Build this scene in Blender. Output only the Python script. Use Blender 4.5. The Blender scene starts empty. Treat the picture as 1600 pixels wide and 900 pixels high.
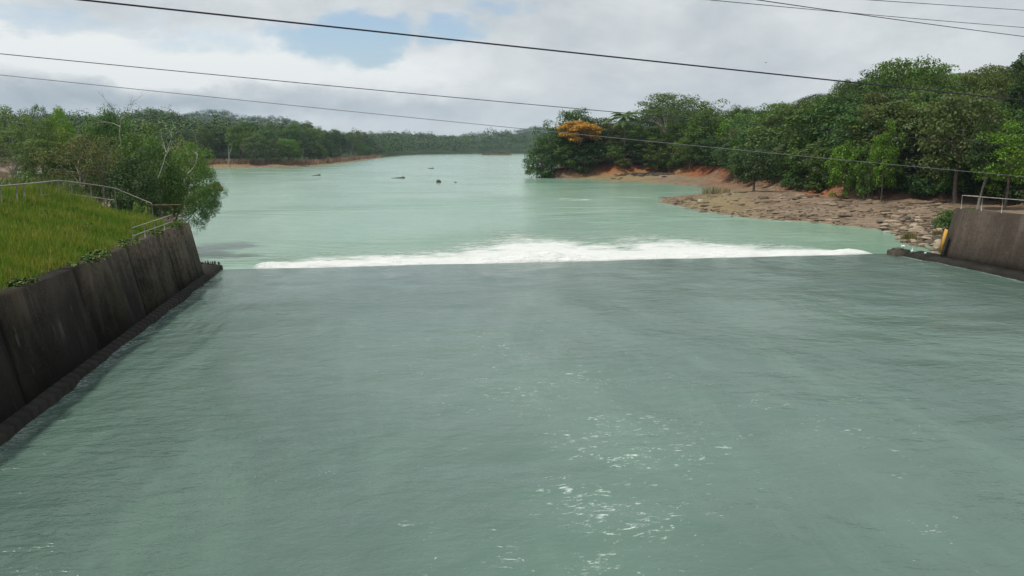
import bpy, math, random
import numpy as np
from mathutils import Vector

# ------------------------------------------------------------------ basics
sc = bpy.context.scene
COL = sc.collection
RNG = np.random.default_rng(7)
F, HORIZON, CAMH = 1250.0, 232.0, 7.0
TH = math.atan((450 - HORIZON) / F)
CT, ST = math.cos(TH), math.sin(TH)
WL = -0.4                                  # level of the river below the weir


def P(px, py, z=WL):
    """ground point at height z seen at a photograph pixel"""
    u, r = (450 - py) / F, (px - 800) / F
    t = (z - CAMH) / (u * CT - ST)
    return np.array([r * t, (CT + u * ST) * t, z])


def PD(px, py, d):
    """point at forward distance d seen at a photograph pixel"""
    u, r = (450 - py) / F, (px - 800) / F
    t = d / (CT + u * ST)
    return np.array([r * t, d, CAMH + (u * CT - ST) * t])


def px_of(x, y, z):
    zz = np.asarray(z) - CAMH
    dep = y * CT - zz * ST
    return 800 + F * np.asarray(x) / dep


def py_of(x, y, z):
    zz = np.asarray(z) - CAMH
    dep = y * CT - zz * ST
    return 450 - F * (y * ST + zz * CT) / dep


# channel frame: s runs downstream, n across to the right
O = np.array([-17.0, 46.7])
D = np.array([-0.168, 0.9858])
N = np.array([0.9858, 0.168])


def ch(s, n, z=0.0):
    p = O + D * s + N * n
    return np.array([p[0], p[1], z])


def to_ch(x, y):
    dx, dy = x - O[0], y - O[1]
    return dx * D[0] + dy * D[1], dx * N[0] + dy * N[1]


def sstep(a, b, x):
    t = np.clip((np.asarray(x, float) - a) / (b - a), 0, 1)
    return t * t * (3 - 2 * t)


# ------------------------------------------------------------------ mesh helpers
class Geo:
    def __init__(self):
        self.v, self.q, self.t, self.n = [], [], [], 0

    def add(self, v, q=None, t=None):
        v = np.asarray(v, float).reshape(-1, 3)
        if q is not None and len(q):
            self.q.append(np.asarray(q, int).reshape(-1, 4) + self.n)
        if t is not None and len(t):
            self.t.append(np.asarray(t, int).reshape(-1, 3) + self.n)
        self.v.append(v)
        self.n += len(v)

    def box(self, c, e, ax=None):
        """box centred at c with half extents e along axes ax (3x3 rows)"""
        ax = np.eye(3) if ax is None else np.asarray(ax, float)
        c, e = np.asarray(c, float), np.asarray(e, float)
        s = np.array([[i, j, k] for i in (-1, 1) for j in (-1, 1) for k in (-1, 1)], float)
        v = c + (s * e) @ ax
        self.add(v, [[0, 1, 3, 2], [4, 6, 7, 5], [0, 4, 5, 1], [2, 3, 7, 6], [0, 2, 6, 4], [1, 5, 7, 3]])

    def prism(self, poly_bottom, poly_top):
        """closed solid between two polygons with the same number of points"""
        a, b = np.asarray(poly_bottom, float), np.asarray(poly_top, float)
        k = len(a)
        v = np.vstack([a, b])
        q = [[i, (i + 1) % k, k + (i + 1) % k, k + i] for i in range(k)]
        t = [[0, i + 1, i] for i in range(1, k - 1)] + [[k, k + i, k + i + 1] for i in range(1, k - 1)]
        self.add(v, q, t)

    def tube(self, path, rad, seg=6, cap=True):
        p = np.asarray(path, float)
        m = len(p)
        r = np.broadcast_to(np.asarray(rad, float), (m,))
        tan = np.gradient(p, axis=0)
        tan /= np.linalg.norm(tan, axis=1)[:, None] + 1e-9
        ref = np.array([0, 0, 1.0]) if abs(tan[:, 2]).mean() < 0.75 else np.array([1.0, 0, 0])
        a = np.cross(tan, ref)
        a /= np.linalg.norm(a, axis=1)[:, None] + 1e-9
        b = np.cross(tan, a)
        an = np.linspace(0, 2 * math.pi, seg, endpoint=False)
        v = p[:, None, :] + r[:, None, None] * (np.cos(an)[None, :, None] * a[:, None, :] + np.sin(an)[None, :, None] * b[:, None, :])
        q = []
        for i in range(m - 1):
            for j in range(seg):
                q.append([i * seg + j, i * seg + (j + 1) % seg, (i + 1) * seg + (j + 1) % seg, (i + 1) * seg + j])
        t = []
        if cap:
            for i in range(1, seg - 1):
                t.append([0, i, i + 1])
                o = (m - 1) * seg
                t.append([o, o + i + 1, o + i])
        self.add(v.reshape(-1, 3), q, t)

    def leaves(self, pos, nrm, length, width, rng, droop=0.0):
        k = len(pos)
        nrm = nrm / (np.linalg.norm(nrm, axis=1)[:, None] + 1e-9)
        rv = rng.normal(size=(k, 3))
        a = np.cross(nrm, rv)
        a /= np.linalg.norm(a, axis=1)[:, None] + 1e-9
        b = np.cross(nrm, a)
        L = (length * rng.uniform(0.65, 1.3, k))[:, None]
        W = (width * rng.uniform(0.7, 1.25, k))[:, None]
        v = np.stack([pos - a * L * .5, pos + b * W * .5 + nrm * W * .12, pos + a * L * .5 - np.array([0, 0, 1.]) * L * droop, pos - b * W * .5 + nrm * W * .12], 1)
        self.add(v.reshape(-1, 3), np.arange(4 * k).reshape(k, 4))

    def mesh(self, name, mat=None, smooth=False):
        v = np.vstack(self.v)
        q = np.vstack(self.q) if self.q else np.zeros((0, 4), int)
        t = np.vstack(self.t) if self.t else np.zeros((0, 3), int)
        me = bpy.data.meshes.new(name)
        me.vertices.add(len(v))
        me.vertices.foreach_set('co', v.astype(np.float32).ravel())
        idx = np.concatenate([q.ravel(), t.ravel()]).astype(np.int32)
        tot = np.concatenate([np.full(len(q), 4), np.full(len(t), 3)]).astype(np.int32)
        start = np.concatenate([[0], np.cumsum(tot)[:-1]]).astype(np.int32)
        me.loops.add(len(idx))
        me.loops.foreach_set('vertex_index', idx)
        me.polygons.add(len(tot))
        me.polygons.foreach_set('loop_start', start)
        me.polygons.foreach_set('loop_total', tot)
        me.update(calc_edges=True)
        if smooth:
            me.polygons.foreach_set('use_smooth', np.ones(len(tot), bool))
        if mat:
            me.materials.append(mat)
        me.validate()
        return me


def grid_mesh(name, X, Y, Z, mat, smooth=True):
    g = Geo()
    r, c = X.shape
    i = np.arange(r * c).reshape(r, c)
    q = np.stack([i[:-1, :-1], i[:-1, 1:], i[1:, 1:], i[1:, :-1]], -1).reshape(-1, 4)
    g.add(np.stack([X, Y, Z], -1).reshape(-1, 3), q)
    return g.mesh(name, mat, smooth)


def attr(me, name, vals):
    a = me.attributes.new(name, 'FLOAT', 'POINT')
    a.data.foreach_set('value', np.asarray(vals, np.float32).ravel())


def link(name, data, parent=None, loc=None):
    o = bpy.data.objects.new(name, data)
    COL.objects.link(o)
    if parent is not None:
        o.parent = parent
    if loc is not None:
        o.location = loc
    return o


def tag(o, label=None, cat=None, group=None, kind=None):
    if label:
        o['label'] = label
    if cat:
        o['category'] = cat
    if group:
        o['group'] = group
    if kind:
        o['kind'] = kind
    return o


def thing(name, label, cat, loc=(0, 0, 0), group=None):
    return tag(link(name, None, loc=tuple(float(c) for c in loc)), label, cat, group)


# ------------------------------------------------------------------ shader helpers
class NT:
    def __init__(self, name, world=None):
        if world is None:
            self.mat = bpy.data.materials.new(name)
            self.mat.use_nodes = True
            self.t = self.mat.node_tree
        else:
            world.use_nodes = True
            self.t = world.node_tree
        self.t.nodes.clear()

    def n(self, typ, ins=None, **props):
        nd = self.t.nodes.new('ShaderNode' + typ)
        for k, v in props.items():
            setattr(nd, k, v)
        for k, v in (ins or {}).items():
            s = nd.inputs[k]
            if isinstance(v, bpy.types.NodeSocket):
                self.t.links.new(v, s)
            else:
                s.default_value = v
        return nd

    def m(self, op, a, b=None, c=None, clamp=False):
        ins = {0: a}
        if b is not None:
            ins[1] = b
        if c is not None:
            ins[2] = c
        nd = self.n('Math', ins, operation=op)
        nd.use_clamp = clamp
        return nd.outputs[0]

    def vm(self, op, a, b=None):
        ins = {0: a}
        if b is not None:
            ins[1] = b
        nd = self.n('VectorMath', ins, operation=op)
        return nd.outputs['Value'] if op in ('LENGTH', 'DOT_PRODUCT', 'DISTANCE') else nd.outputs[0]

    def mix(self, f, a, b, blend='MIX'):
        c = lambda x: (x[0], x[1], x[2], 1) if isinstance(x, (tuple, list)) else x
        nd = self.n('Mix', {0: f, 6: c(a), 7: c(b)}, data_type='RGBA', blend_type=blend)
        return nd.outputs[2]

    def noise(self, vec, scale, detail=4, rough=0.5, dist=0.0):
        return self.n('TexNoise', {'Vector': vec, 'Scale': scale, 'Detail': detail, 'Roughness': rough, 'Distortion': dist}).outputs[0]

    def ramp(self, f, lo, hi, a=0.0, b=1.0, smooth=True):
        nd = self.n('MapRange', {'Value': f, 1: lo, 2: hi, 3: a, 4: b})
        nd.interpolation_type = 'SMOOTHSTEP' if smooth else 'LINEAR'
        return nd.outputs[0]

    def pos(self):
        return self.n('NewGeometry').outputs['Position']

    def scaled(self, vec, s, rot=(0, 0, 0)):
        return self.n('Mapping', {'Vector': vec, 'Scale': s, 'Rotation': rot}).outputs[0]

    def at(self, name):
        return self.n('Attribute', attribute_name=name).outputs['Fac']

    def bump(self, h, strength, dist, normal=None):
        ins = {'Height': h, 'Strength': strength, 'Distance': dist}
        if normal is not None:
            ins['Normal'] = normal
        return self.n('Bump', ins).outputs[0]

    def bsdf(self, color, rough=0.8, spec=0.3, normal=None, **kw):
        ins = {'Base Color': (color[0], color[1], color[2], 1) if isinstance(color, (tuple, list)) else color, 'Roughness': rough, 'Specular IOR Level': spec}
        if normal is not None:
            ins['Normal'] = normal
        ins.update(kw)
        return self.n('BsdfPrincipled', ins).outputs[0]

    def out(self, sh, vol=None):
        o = self.n('OutputMaterial')
        if sh is not None:
            self.t.links.new(sh, o.inputs['Surface'])
        if vol is not None:
            self.t.links.new(vol, o.inputs['Volume'])
        return self.mat


CHROT = (0, 0, -math.atan2(N[1], N[0]))     # turns world xy into the channel frame (x across, y along)


def simple_mat(name, color, var=0.3, scale=3.0, rough=0.8, spec=0.2, bump=0.0):
    k = NT(name)
    p = k.pos()
    f = k.noise(p, scale, 5, 0.6)
    col = k.mix(k.ramp(f, 0.3, 0.7), tuple(c * (1 - var) for c in color), tuple(c * (1 + var) for c in color))
    nr = k.bump(f, bump, 0.05) if bump else None
    return k.out(k.bsdf(col, rough, spec, nr))


def leaf_mat(name, trans=0.28, base=None, spread=0.6):
    k = NT(name)
    oi = k.n('ObjectInfo').outputs['Color']
    rnd = k.n('NewGeometry').outputs['Random Per Island']
    br = k.ramp(rnd, 0, 1, 1 - spread * 0.6, 1 + spread, smooth=False)
    src = oi if base is None else (base[0], base[1], base[2], 1)
    tint = k.mix(k.ramp(k.m('FRACT', k.m('MULTIPLY', rnd, 17.3)), 0.0, 1.0, 0, 1, False), (0.84, 0.98, 1.05), (1.16, 1.04, 0.85))
    c = k.mix(1.0, src, tint, 'MULTIPLY')
    c = k.vm('MULTIPLY', c, k.n('CombineXYZ', {0: br, 1: br, 2: br}).outputs[0])
    d = k.bsdf(c, 0.55, 0.25)
    tr = k.n('BsdfTranslucent', {'Color': k.mix(1.0, c, (1.5, 1.5, 0.5), 'MULTIPLY')}).outputs[0]
    return k.out(k.n('MixShader', {0: trans, 1: d, 2: tr}).outputs[0])


M = {}
M['leaf'] = leaf_mat('leaf')
M['flower'] = leaf_mat('orange_blossom', 0.15, (0.37, 0.195, 0.02), 0.6)
M['bark'] = simple_mat('grey_brown_bark', (0.12, 0.10, 0.08), 0.4, 6.0, 0.9)
M['pale_bark'] = simple_mat('pale_bark', (0.24, 0.22, 0.185), 0.3, 6.0, 0.9)
M['dead_wood'] = simple_mat('bleached_dead_wood', (0.33, 0.31, 0.27), 0.25, 8.0, 0.9)
M['drift'] = simple_mat('wet_driftwood', (0.09, 0.075, 0.055), 0.4, 5.0, 0.8)
M['rail'] = simple_mat('galvanised_pipe', (0.30, 0.28, 0.25), 0.3, 9.0, 0.5, 0.4)
M['rust'] = simple_mat('rusty_pipe', (0.17, 0.12, 0.085), 0.4, 9.0, 0.8)
M['wire'] = simple_mat('dark_cable', (0.035, 0.028, 0.04), 0.2, 3.0, 0.6)
M['wire_pale'] = simple_mat('weathered_aluminium_cable', (0.22, 0.22, 0.23), 0.2, 3.0, 0.5, 0.4)
M['yellow'] = simple_mat('faded_yellow_paint', (0.55, 0.30, 0.05), 0.2, 4.0, 0.7)
M['white'] = simple_mat('white_feathers', (0.8, 0.8, 0.78), 0.05, 5.0, 0.8)
M['bill'] = simple_mat('dark_legs', (0.05, 0.045, 0.03), 0.2, 5.0, 0.7)
M['black_feather'] = simple_mat('black_feathers', (0.02, 0.02, 0.022), 0.2, 5.0, 0.7)

# rock and boulder
def rock_mat(name, a, b, dark):
    k = NT(name)
    p = k.pos()
    oi = k.n('ObjectInfo').outputs['Random']
    f = k.noise(p, 2.3, 6, 0.65)
    c = k.mix(k.ramp(f, 0.35, 0.65), a, b)
    c = k.mix(k.ramp(k.noise(p, 7.0, 4, 0.6), 0.55, 0.75), c, dark)
    s = k.ramp(oi, 0, 1, 0.65, 1.3, False)
    c = k.vm('MULTIPLY', c, k.n('CombineXYZ', {0: s, 1: s, 2: s}).outputs[0])
    return k.out(k.bsdf(c, 0.9, 0.15, k.bump(f, 0.6, 0.15)))


M['boulder'] = rock_mat('tan_boulder', (0.24, 0.18, 0.125), (0.31, 0.255, 0.185), (0.10, 0.075, 0.052))
M['dark_rock'] = rock_mat('dark_wet_rock', (0.07, 0.06, 0.05), (0.11, 0.095, 0.075), (0.035, 0.03, 0.025))
M['pale_rock'] = rock_mat('pale_boulder', (0.34, 0.285, 0.215), (0.40, 0.345, 0.27), (0.2, 0.16, 0.115))
M['brown_rock'] = rock_mat('brown_boulder', (0.27, 0.17, 0.09), (0.33, 0.22, 0.12), (0.10, 0.07, 0.04))

# stained concrete
def concrete_mat(name, dark, mid, light, moss, lightness):
    k = NT(name)
    p = k.pos()
    q = k.scaled(p, (1, 1, 1), CHROT)
    streak = k.noise(k.scaled(q, (1.1, 1.1, 0.12)), 1.6, 6, 0.6)
    patch = k.noise(q, 0.32, 6, 0.62, 0.4)
    fine = k.noise(q, 6.0, 5, 0.65)
    c = k.mix(k.ramp(patch, 0.36, 0.66), dark, mid)
    c = k.mix(k.m('MULTIPLY', k.ramp(streak, 0.5, 0.72), lightness), c, light)
    c = k.mix(k.m('MULTIPLY', k.ramp(k.noise(k.scaled(q, (1, 1, .5)), 0.5, 5, 0.6), 0.52, 0.7), 0.7), c, moss)
    c = k.mix(k.ramp(fine, 0.42, 0.75, 0.0, 0.6), c, (0.03, 0.028, 0.024))
    grit = k.noise(q, 17.0, 5, 0.7)
    c = k.mix(k.ramp(grit, 0.52, 0.72, 0, 0.55), c, light)
    c = k.mix(k.ramp(k.noise(k.scaled(q, (.5, .5, 2.2)), 2.4, 6, .7), 0.58, 0.70, 0, 0.6), c, dark)
    zf = k.n('SeparateXYZ', {0: p}).outputs[2]
    form = k.ramp(k.m('ABSOLUTE', k.m('SUBTRACT', k.m('FRACT', k.m('DIVIDE', zf, 1.05)), 0.5)), 0.485, 0.5, 0, 0.55)
    c = k.mix(form, c, dark)
    # pale lime runs
    run = k.noise(k.scaled(q, (3.2, 3.2, 0.10)), 1.0, 3, 0.5)
    c = k.mix(k.m('MULTIPLY', k.ramp(run, 0.66, 0.74), 0.35 * lightness), c, (0.32, 0.30, 0.26))
    if 'black' in name:      # the downstream end is less stained
        yy = k.n('SeparateXYZ', {0: q}).outputs[1]
        c = k.mix(k.m('MULTIPLY', k.ramp(k.m('ADD', yy, k.m('MULTIPLY', k.m('SUBTRACT', patch, .5), 26.0)), 26.0, 46.0), k.ramp(k.m('ADD', k.m('MULTIPLY', fine, .5), k.m('MULTIPLY', streak, .5)), .36, .62)), c, (0.125, 0.107, 0.077))
        jd = k.m('MULTIPLY', k.m('SUBTRACT', 0.5, k.m('ABSOLUTE', k.m('SUBTRACT', k.m('FRACT', k.m('DIVIDE', k.m('SUBTRACT', yy, 4.9), 5.8)), 0.5))), 5.8)
        c = k.mix(k.ramp(k.m('ADD', jd, k.m('MULTIPLY', k.m('SUBTRACT', streak, .5), 0.9)), 0.03, 0.18, 0.6, 0.0), c, (0.006, 0.0055, 0.005))
    # the foot stays wet
    z = k.n('SeparateXYZ', {0: p}).outputs[2]
    wet = k.ramp(k.m('ADD', z, k.ramp(patch, 0, 1, -0.35, 0.35, False)), 0.25, 0.75, 0.65, 0.0)
    c = k.mix(wet, c, (0.018, 0.018, 0.015))
    return k.out(k.bsdf(c, 0.9, 0.08, k.bump(k.m('ADD', fine, k.m('MULTIPLY', streak, 1.2)), 0.5, 0.04)))


M['conc_left'] = concrete_mat('black_stained_concrete', (0.013, 0.011, 0.0085), (0.034, 0.029, 0.022), (0.085, 0.074, 0.058), (0.034, 0.025, 0.011), 0.45)
M['conc_right'] = concrete_mat('brown_stained_concrete', (0.046, 0.036, 0.028), (0.088, 0.071, 0.057), (0.16, 0.135, 0.11), (0.060, 0.047, 0.032), 0.28)
M['conc_foot'] = concrete_mat('wet_concrete_footing', (0.03, 0.028, 0.024), (0.06, 0.055, 0.047), (0.12, 0.11, 0.09), (0.04, 0.042, 0.022), 0.3)
M['conc_block'] = concrete_mat('pale_sill_concrete', (0.10, 0.09, 0.07), (0.17, 0.15, 0.12), (0.26, 0.24, 0.2), (0.10, 0.09, 0.05), 0.5)

# ------------------------------------------------------------------ the lie of the land
p2 = lambda px, py, z=WL: tuple(P(px, py, z)[:2])
c2 = lambda s, n: tuple(ch(s, n)[:2])
RIVER = [c2(-75, -1.35), c2(-3.6, -1.35), (-21.5, 49), (-27, 60), (-31, 72), (-38, 92), (-47, 120), (-55.5, 136), (-57, 146), (-72, 160), (-110, 200),
         (-165, 255), (-150, 280), p2(300, 264), p2(336, 262.5), p2(400, 262), p2(450, 262), p2(490, 260), p2(520, 257), p2(545, 254), p2(575, 250), p2(600, 246.5),
         (-108, 700), (-118, 850), (-110, 1000), (-60, 1110), (0, 1140), (60, 1120), (75, 950), (55, 700), (34, 450), (17, 300), (9, 240), p2(848, 269), p2(856, 275),
         p2(868, 278), p2(900, 280), p2(932, 281.5), p2(965, 284), p2(1000, 285.5), p2(1035, 287), p2(1075, 291), p2(1112, 297), p2(1112, 300), p2(1070, 304),
         p2(1030, 308), p2(1016, 312), p2(1030, 318), p2(1060, 325), p2(1100, 332), p2(1150, 340), p2(1200, 344), p2(1250, 347), p2(1300, 352), p2(1350, 358),
         p2(1392, 366), p2(1400, 376), p2(1425, 384), p2(1455, 390), c2(-1.8, 44.9), c2(-75, 44.9)]
q2 = lambda px, d: ((px - 800) / F * d, d)
FOREST = [q2(846, 208), q2(870, 205), q2(900, 204), q2(950, 203), q2(1000, 202), q2(1040, 199), q2(1080, 190), q2(1112, 178), q2(1140, 156), q2(1180, 140), q2(1230, 124),
          p2(1300, 301, 1.2), p2(1350, 304, 1.2), p2(1400, 307, 1.2), p2(1500, 310, 1.2), p2(1600, 318, 1.2), p2(1750, 330, 1.2), (160, 40), (600, 40), (600, 700), (70, 700), (24, 300), (13, 235)]


def sdist(poly, x, y):
    """signed distance, positive inside"""
    x, y = np.asarray(x, float), np.asarray(y, float)
    d2 = np.full(x.shape, 1e18)
    inside = np.zeros(x.shape, bool)
    k = len(poly)
    for i in range(k):
        x0, y0 = poly[i]
        x1, y1 = poly[(i + 1) % k]
        ex, ey = x1 - x0, y1 - y0
        t = np.clip(((x - x0) * ex + (y - y0) * ey) / (ex * ex + ey * ey + 1e-12), 0, 1)
        d2 = np.minimum(d2, (x - x0 - t * ex) ** 2 + (y - y0 - t * ey) ** 2)
        if y0 != y1:
            inside ^= ((y0 > y) != (y1 > y)) & (x < (x1 - x0) * (y - y0) / (y1 - y0) + x0)
    return np.sqrt(d2) * np.where(inside, 1, -1)


def vnoise(x, y, f, seed=0):
    """cheap smooth value noise in 0..1"""
    x, y = np.asarray(x) * f + 37.7 * seed, np.asarray(y) * f + 11.3 * seed
    xi, yi = np.floor(x), np.floor(y)
    fx, fy = x - xi, y - yi
    fx, fy = fx * fx * (3 - 2 * fx), fy * fy * (3 - 2 * fy)
    h = lambda a, b: np.modf(np.abs(np.sin(a * 127.1 + b * 311.7) * 43758.5453))[0]
    return (h(xi, yi) * (1 - fx) + h(xi + 1, yi) * fx) * (1 - fy) + (h(xi, yi + 1) * (1 - fx) + h(xi + 1, yi + 1) * fx) * fy


def fbm(x, y, f, seed=0, octv=4):
    a, s, w = 0, 0, 1.0
    for i in range(octv):
        a = a + w * vnoise(x, y, f * 2 ** i, seed + i)
        s += w
        w *= 0.5
    return a / s


SKX = [800, 835, 850, 880, 900, 940, 1000, 1050, 1095, 1110, 1150, 1180, 1220, 1260, 1300, 1330, 1370, 1400, 1440, 1480, 1510, 1550, 1600, 1750]
SKY = [245, 222, 200, 178, 167, 169, 158, 158, 166, 173, 168, 166, 160, 152, 143, 131, 118, 112, 110, 108, 112, 106, 100, 90]


def zlimit(x, y):
    """height of the forest skyline above a place on the right bank"""
    px = px_of(x, y, 8.0)
    return CAMH + (HORIZON - np.interp(px, SKX, SKY)) / F * y


def hill_sum(x, y):
    h = np.zeros(np.shape(x))
    # (px, distance, half width px, depth, height)
    for px, d, w, dep, ht in [(30, 720, 260, 190, 13), (250, 640, 78, 150, 16), (130, 820, 150, 200, 19), (330, 1750, 120, 320, 66), (435, 1800, 85, 320, 58),
                              (560, 1100, 80, 170, 13), (640, 1250, 90, 200, 15), (830, 2000, 60, 330, 47), (770, 1330, 65, 130, 23), (920, 1900, 90, 330, 44), (690, 2100, 110, 300, 24)]:
        r = np.sqrt(np.asarray(x) ** 2 + np.asarray(y) ** 2)
        a = 800 + F * np.asarray(x) / np.maximum(np.asarray(y), 1)
        h = h + (ht * np.exp(-((a - px) / w) ** 2 - ((r - d) / dep) ** 2)) ** 4
    h = h ** .25 * (0.8 + 0.4 * fbm(x, y, 0.012, 14))
    return h


def terrain(x, y, full=False):
    x, y = np.asarray(x, float), np.asarray(y, float)
    sd = -sdist(RIVER, x, y)
    fd = sdist(FOREST, x, y)
    s, n = to_ch(x, y)
    right = (x > -0.05 * y + 10) & (y < 500)
    nz = fbm(x, y, 0.25, 3)
    # river bed and plain banks
    z = np.where(sd < 0, np.maximum(-0.75 + sd * 0.15, -3.0), WL + np.minimum(sd * 0.16, 1.6) + (nz - .5) * 0.5 * sstep(0, 4, sd))
    # right bank: layered rock shelves, red scarp, wooded hill
    lv = WL + np.minimum(sd * 0.095, 1.3) + (fbm(x, y, 0.08, 5) - 0.5) * 0.7 * sstep(0, 6, sd)
    st = np.floor(lv / 0.22) * 0.22 + 0.22 * sstep(0.72, 1.0, lv / 0.22 - np.floor(lv / 0.22))
    rock = np.where(sd < 0, z, st + (fbm(x, y, 0.9, 9) - 0.5) * 0.22)
    rise = 2.2 * sstep(-1.0, 3.0, fd + (nz - .5) * 4)
    hillh = sstep(3, 55, fd) * np.clip(zlimit(x, y) - 14.5, 0.5, 16)
    rz = rock + rise + hillh
    z = np.where(right, rz, z)
    # fill behind the right wall
    back = (n > 44.9) & right
    fill = 3.15 * sstep(-3.3, -6.8, s) + 0.02 * np.clip(n - 44.9, 0, 40) + (nz - .5) * 0.3
    z = np.where(back & (s < -3.3), np.maximum(z, fill), z)
    # grassed bank behind the left wall
    left = (n < -1.35) & (s < 14)
    e = np.clip(-n - 1.35, 0, 6.3)
    bank = 2.92 + 0.31 * e * sstep(1.5, -7, s) - 0.06 * np.clip(-n - 9, 0, 30) + (nz - .5) * 0.25 * sstep(0, 2, e)
    z = np.where(left & (sd > 0), np.where(s < -3.6, bank, np.minimum(bank, WL + sd * 0.75)), z)
    far = sstep(200, 420, np.sqrt(x * x + y * y)) * sstep(4, 60, sd)
    z = z + far * (hill_sum(x, y) + 2.0)
    if full:
        return z, sd, fd, s, n, right, left, nz
    return z


def gz(x, y):
    return float(terrain(np.array([x]), np.array([y]))[0])


# ground sheet
ang = np.radians(np.linspace(-62, 62, 760))
rad = np.exp(np.linspace(math.log(7), math.log(3600), 470))
A, R = np.meshgrid(ang, rad)
GX, GY = R * np.sin(A), R * np.cos(A)
GZ, sd, fd, gs, gn, right, left, nz = terrain(GX, GY, True)
k = NT('ground')
p = k.pos()
fn = k.noise(p, 1.3, 7, 0.65)
big = k.noise(p, 0.12, 5, 0.6)
strata = k.noise(k.scaled(k.scaled(p, (1, 1, 1), (0, 0, 0.5)), (0.25, 1.6, 3.0)), 1.0, 6, 0.62, 0.5)
rockc = k.mix(k.ramp(strata, 0.36, 0.66), (0.105, 0.072, 0.047), (0.25, 0.185, 0.128))
rockc = k.mix(k.ramp(big, 0.46, 0.64), rockc, (0.20, 0.155, 0.11))
rockc = k.mix(k.ramp(fn, 0.55, 0.72, 0, 0.8), rockc, (0.36, 0.30, 0.22))
rockc = k.mix(k.ramp(k.noise(p, 0.5, 5, 0.7, 1.0), 0.56, 0.68, 0, 0.8), rockc, (0.06, 0.048, 0.036))
clay = k.mix(k.ramp(fn, 0.3, 0.7), (0.20, 0.062, 0.025), (0.34, 0.125, 0.05))
dirt = k.mix(k.ramp(fn, 0.3, 0.7), (0.05, 0.035, 0.02), (0.10, 0.062, 0.035))
grs = k.mix(k.ramp(fn, 0.3, 0.7), (0.055, 0.085, 0.012), (0.12, 0.15, 0.03))
c = k.mix(k.at('w_rock'), dirt, rockc)
c = k.mix(k.at('w_clay'), c, clay)
c = k.mix(k.at('w_grass'), c, grs)
c = k.mix(k.at('w_wet'), c, (0.045, 0.04, 0.03))
c = k.mix(k.at('w_dry'), c, k.mix(k.ramp(fn, .3, .7), (0.26, 0.20, 0.09), (0.20, 0.19, 0.06)))
c = k.mix(k.at('w_wood'), c, k.mix(k.ramp(k.noise(p, 0.05, 6, 0.7), .3, .7), (0.02, 0.035, 0.012), (0.045, 0.07, 0.02)))
ground_mat = k.out(k.bsdf(c, 0.92, 0.12, k.bump(k.m('ADD', fn, k.m('MULTIPLY', strata, 1.6)), 0.9, 0.22)))
me = grid_mesh('ground', GX, GY, GZ, ground_mat)
gpx = px_of(GX, GY, 1.0)
clayf = np.exp(-((gpx - 1055) / 62) ** 2) + 0.75 * np.exp(-((gpx - 1275) / 38) ** 2) + 0.45 * np.exp(-((gpx - 965) / 40) ** 2) + 0.14
w_clay = np.clip(right * clayf * sstep(-5, -1.0, fd + (nz - .5) * 5) * sstep(7, 3, fd) * 1.3 * (0.25 + 0.75 * sstep(.36, .56, fbm(GX, GY, 0.35, 77))), 0, 1)
leftfar = (~right) & (GY > 200) & (GX < 0) & (GY < 640) & (GX > -0.41 * GY)
w_clay = np.maximum(w_clay, leftfar * 0.30 * sstep(2, 5, sd) * sstep(13, 7, sd) * sstep(.4, .6, fbm(GX, GY, 0.05, 8)))
w_rock = np.clip(right * sstep(2.0, -1.0, fd) + leftfar * sstep(11, 5, sd) * sstep(540, 480, gpx) + 0.0, 0, 1) * (~left)
w_rock = np.maximum(w_rock, (~right & ~left & (sd < 8)) * 1.0)
w_grass = np.clip(left * sstep(-3.0, -4.5, gs) + (right & (gn > 45)) * sstep(1, -1.5, gs) * .6, 0, 1)
w_wet = sstep(0.5, -0.1, sd + (nz - .5) * 1.2) * 0.9
w_dry = np.clip(right * sstep(0.45, 0.62, fbm(GX, GY, 0.06, 21)) * sstep(1.0, 3, sd) * sstep(1, -2, fd) * np.clip(sstep(1240, 1100, gpx), 0, 1) * 0.45 + leftfar * 0.5 * sstep(0.4, .6, fbm(GX, GY, 0.03, 4)) * sstep(12, 3, sd), 0, 1)
w_wood = np.where(leftfar, sstep(150, 300, GY) * sstep(14, 22, sd), sstep(300, 600, GY) * sstep(0.5, 2, sd))
for nm, w in (('w_clay', w_clay), ('w_rock', w_rock), ('w_grass', w_grass), ('w_wet', w_wet), ('w_dry', w_dry), ('w_wood', w_wood)):
    attr(me, nm, w)
tag(link('ground', me), kind='structure')

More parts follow.
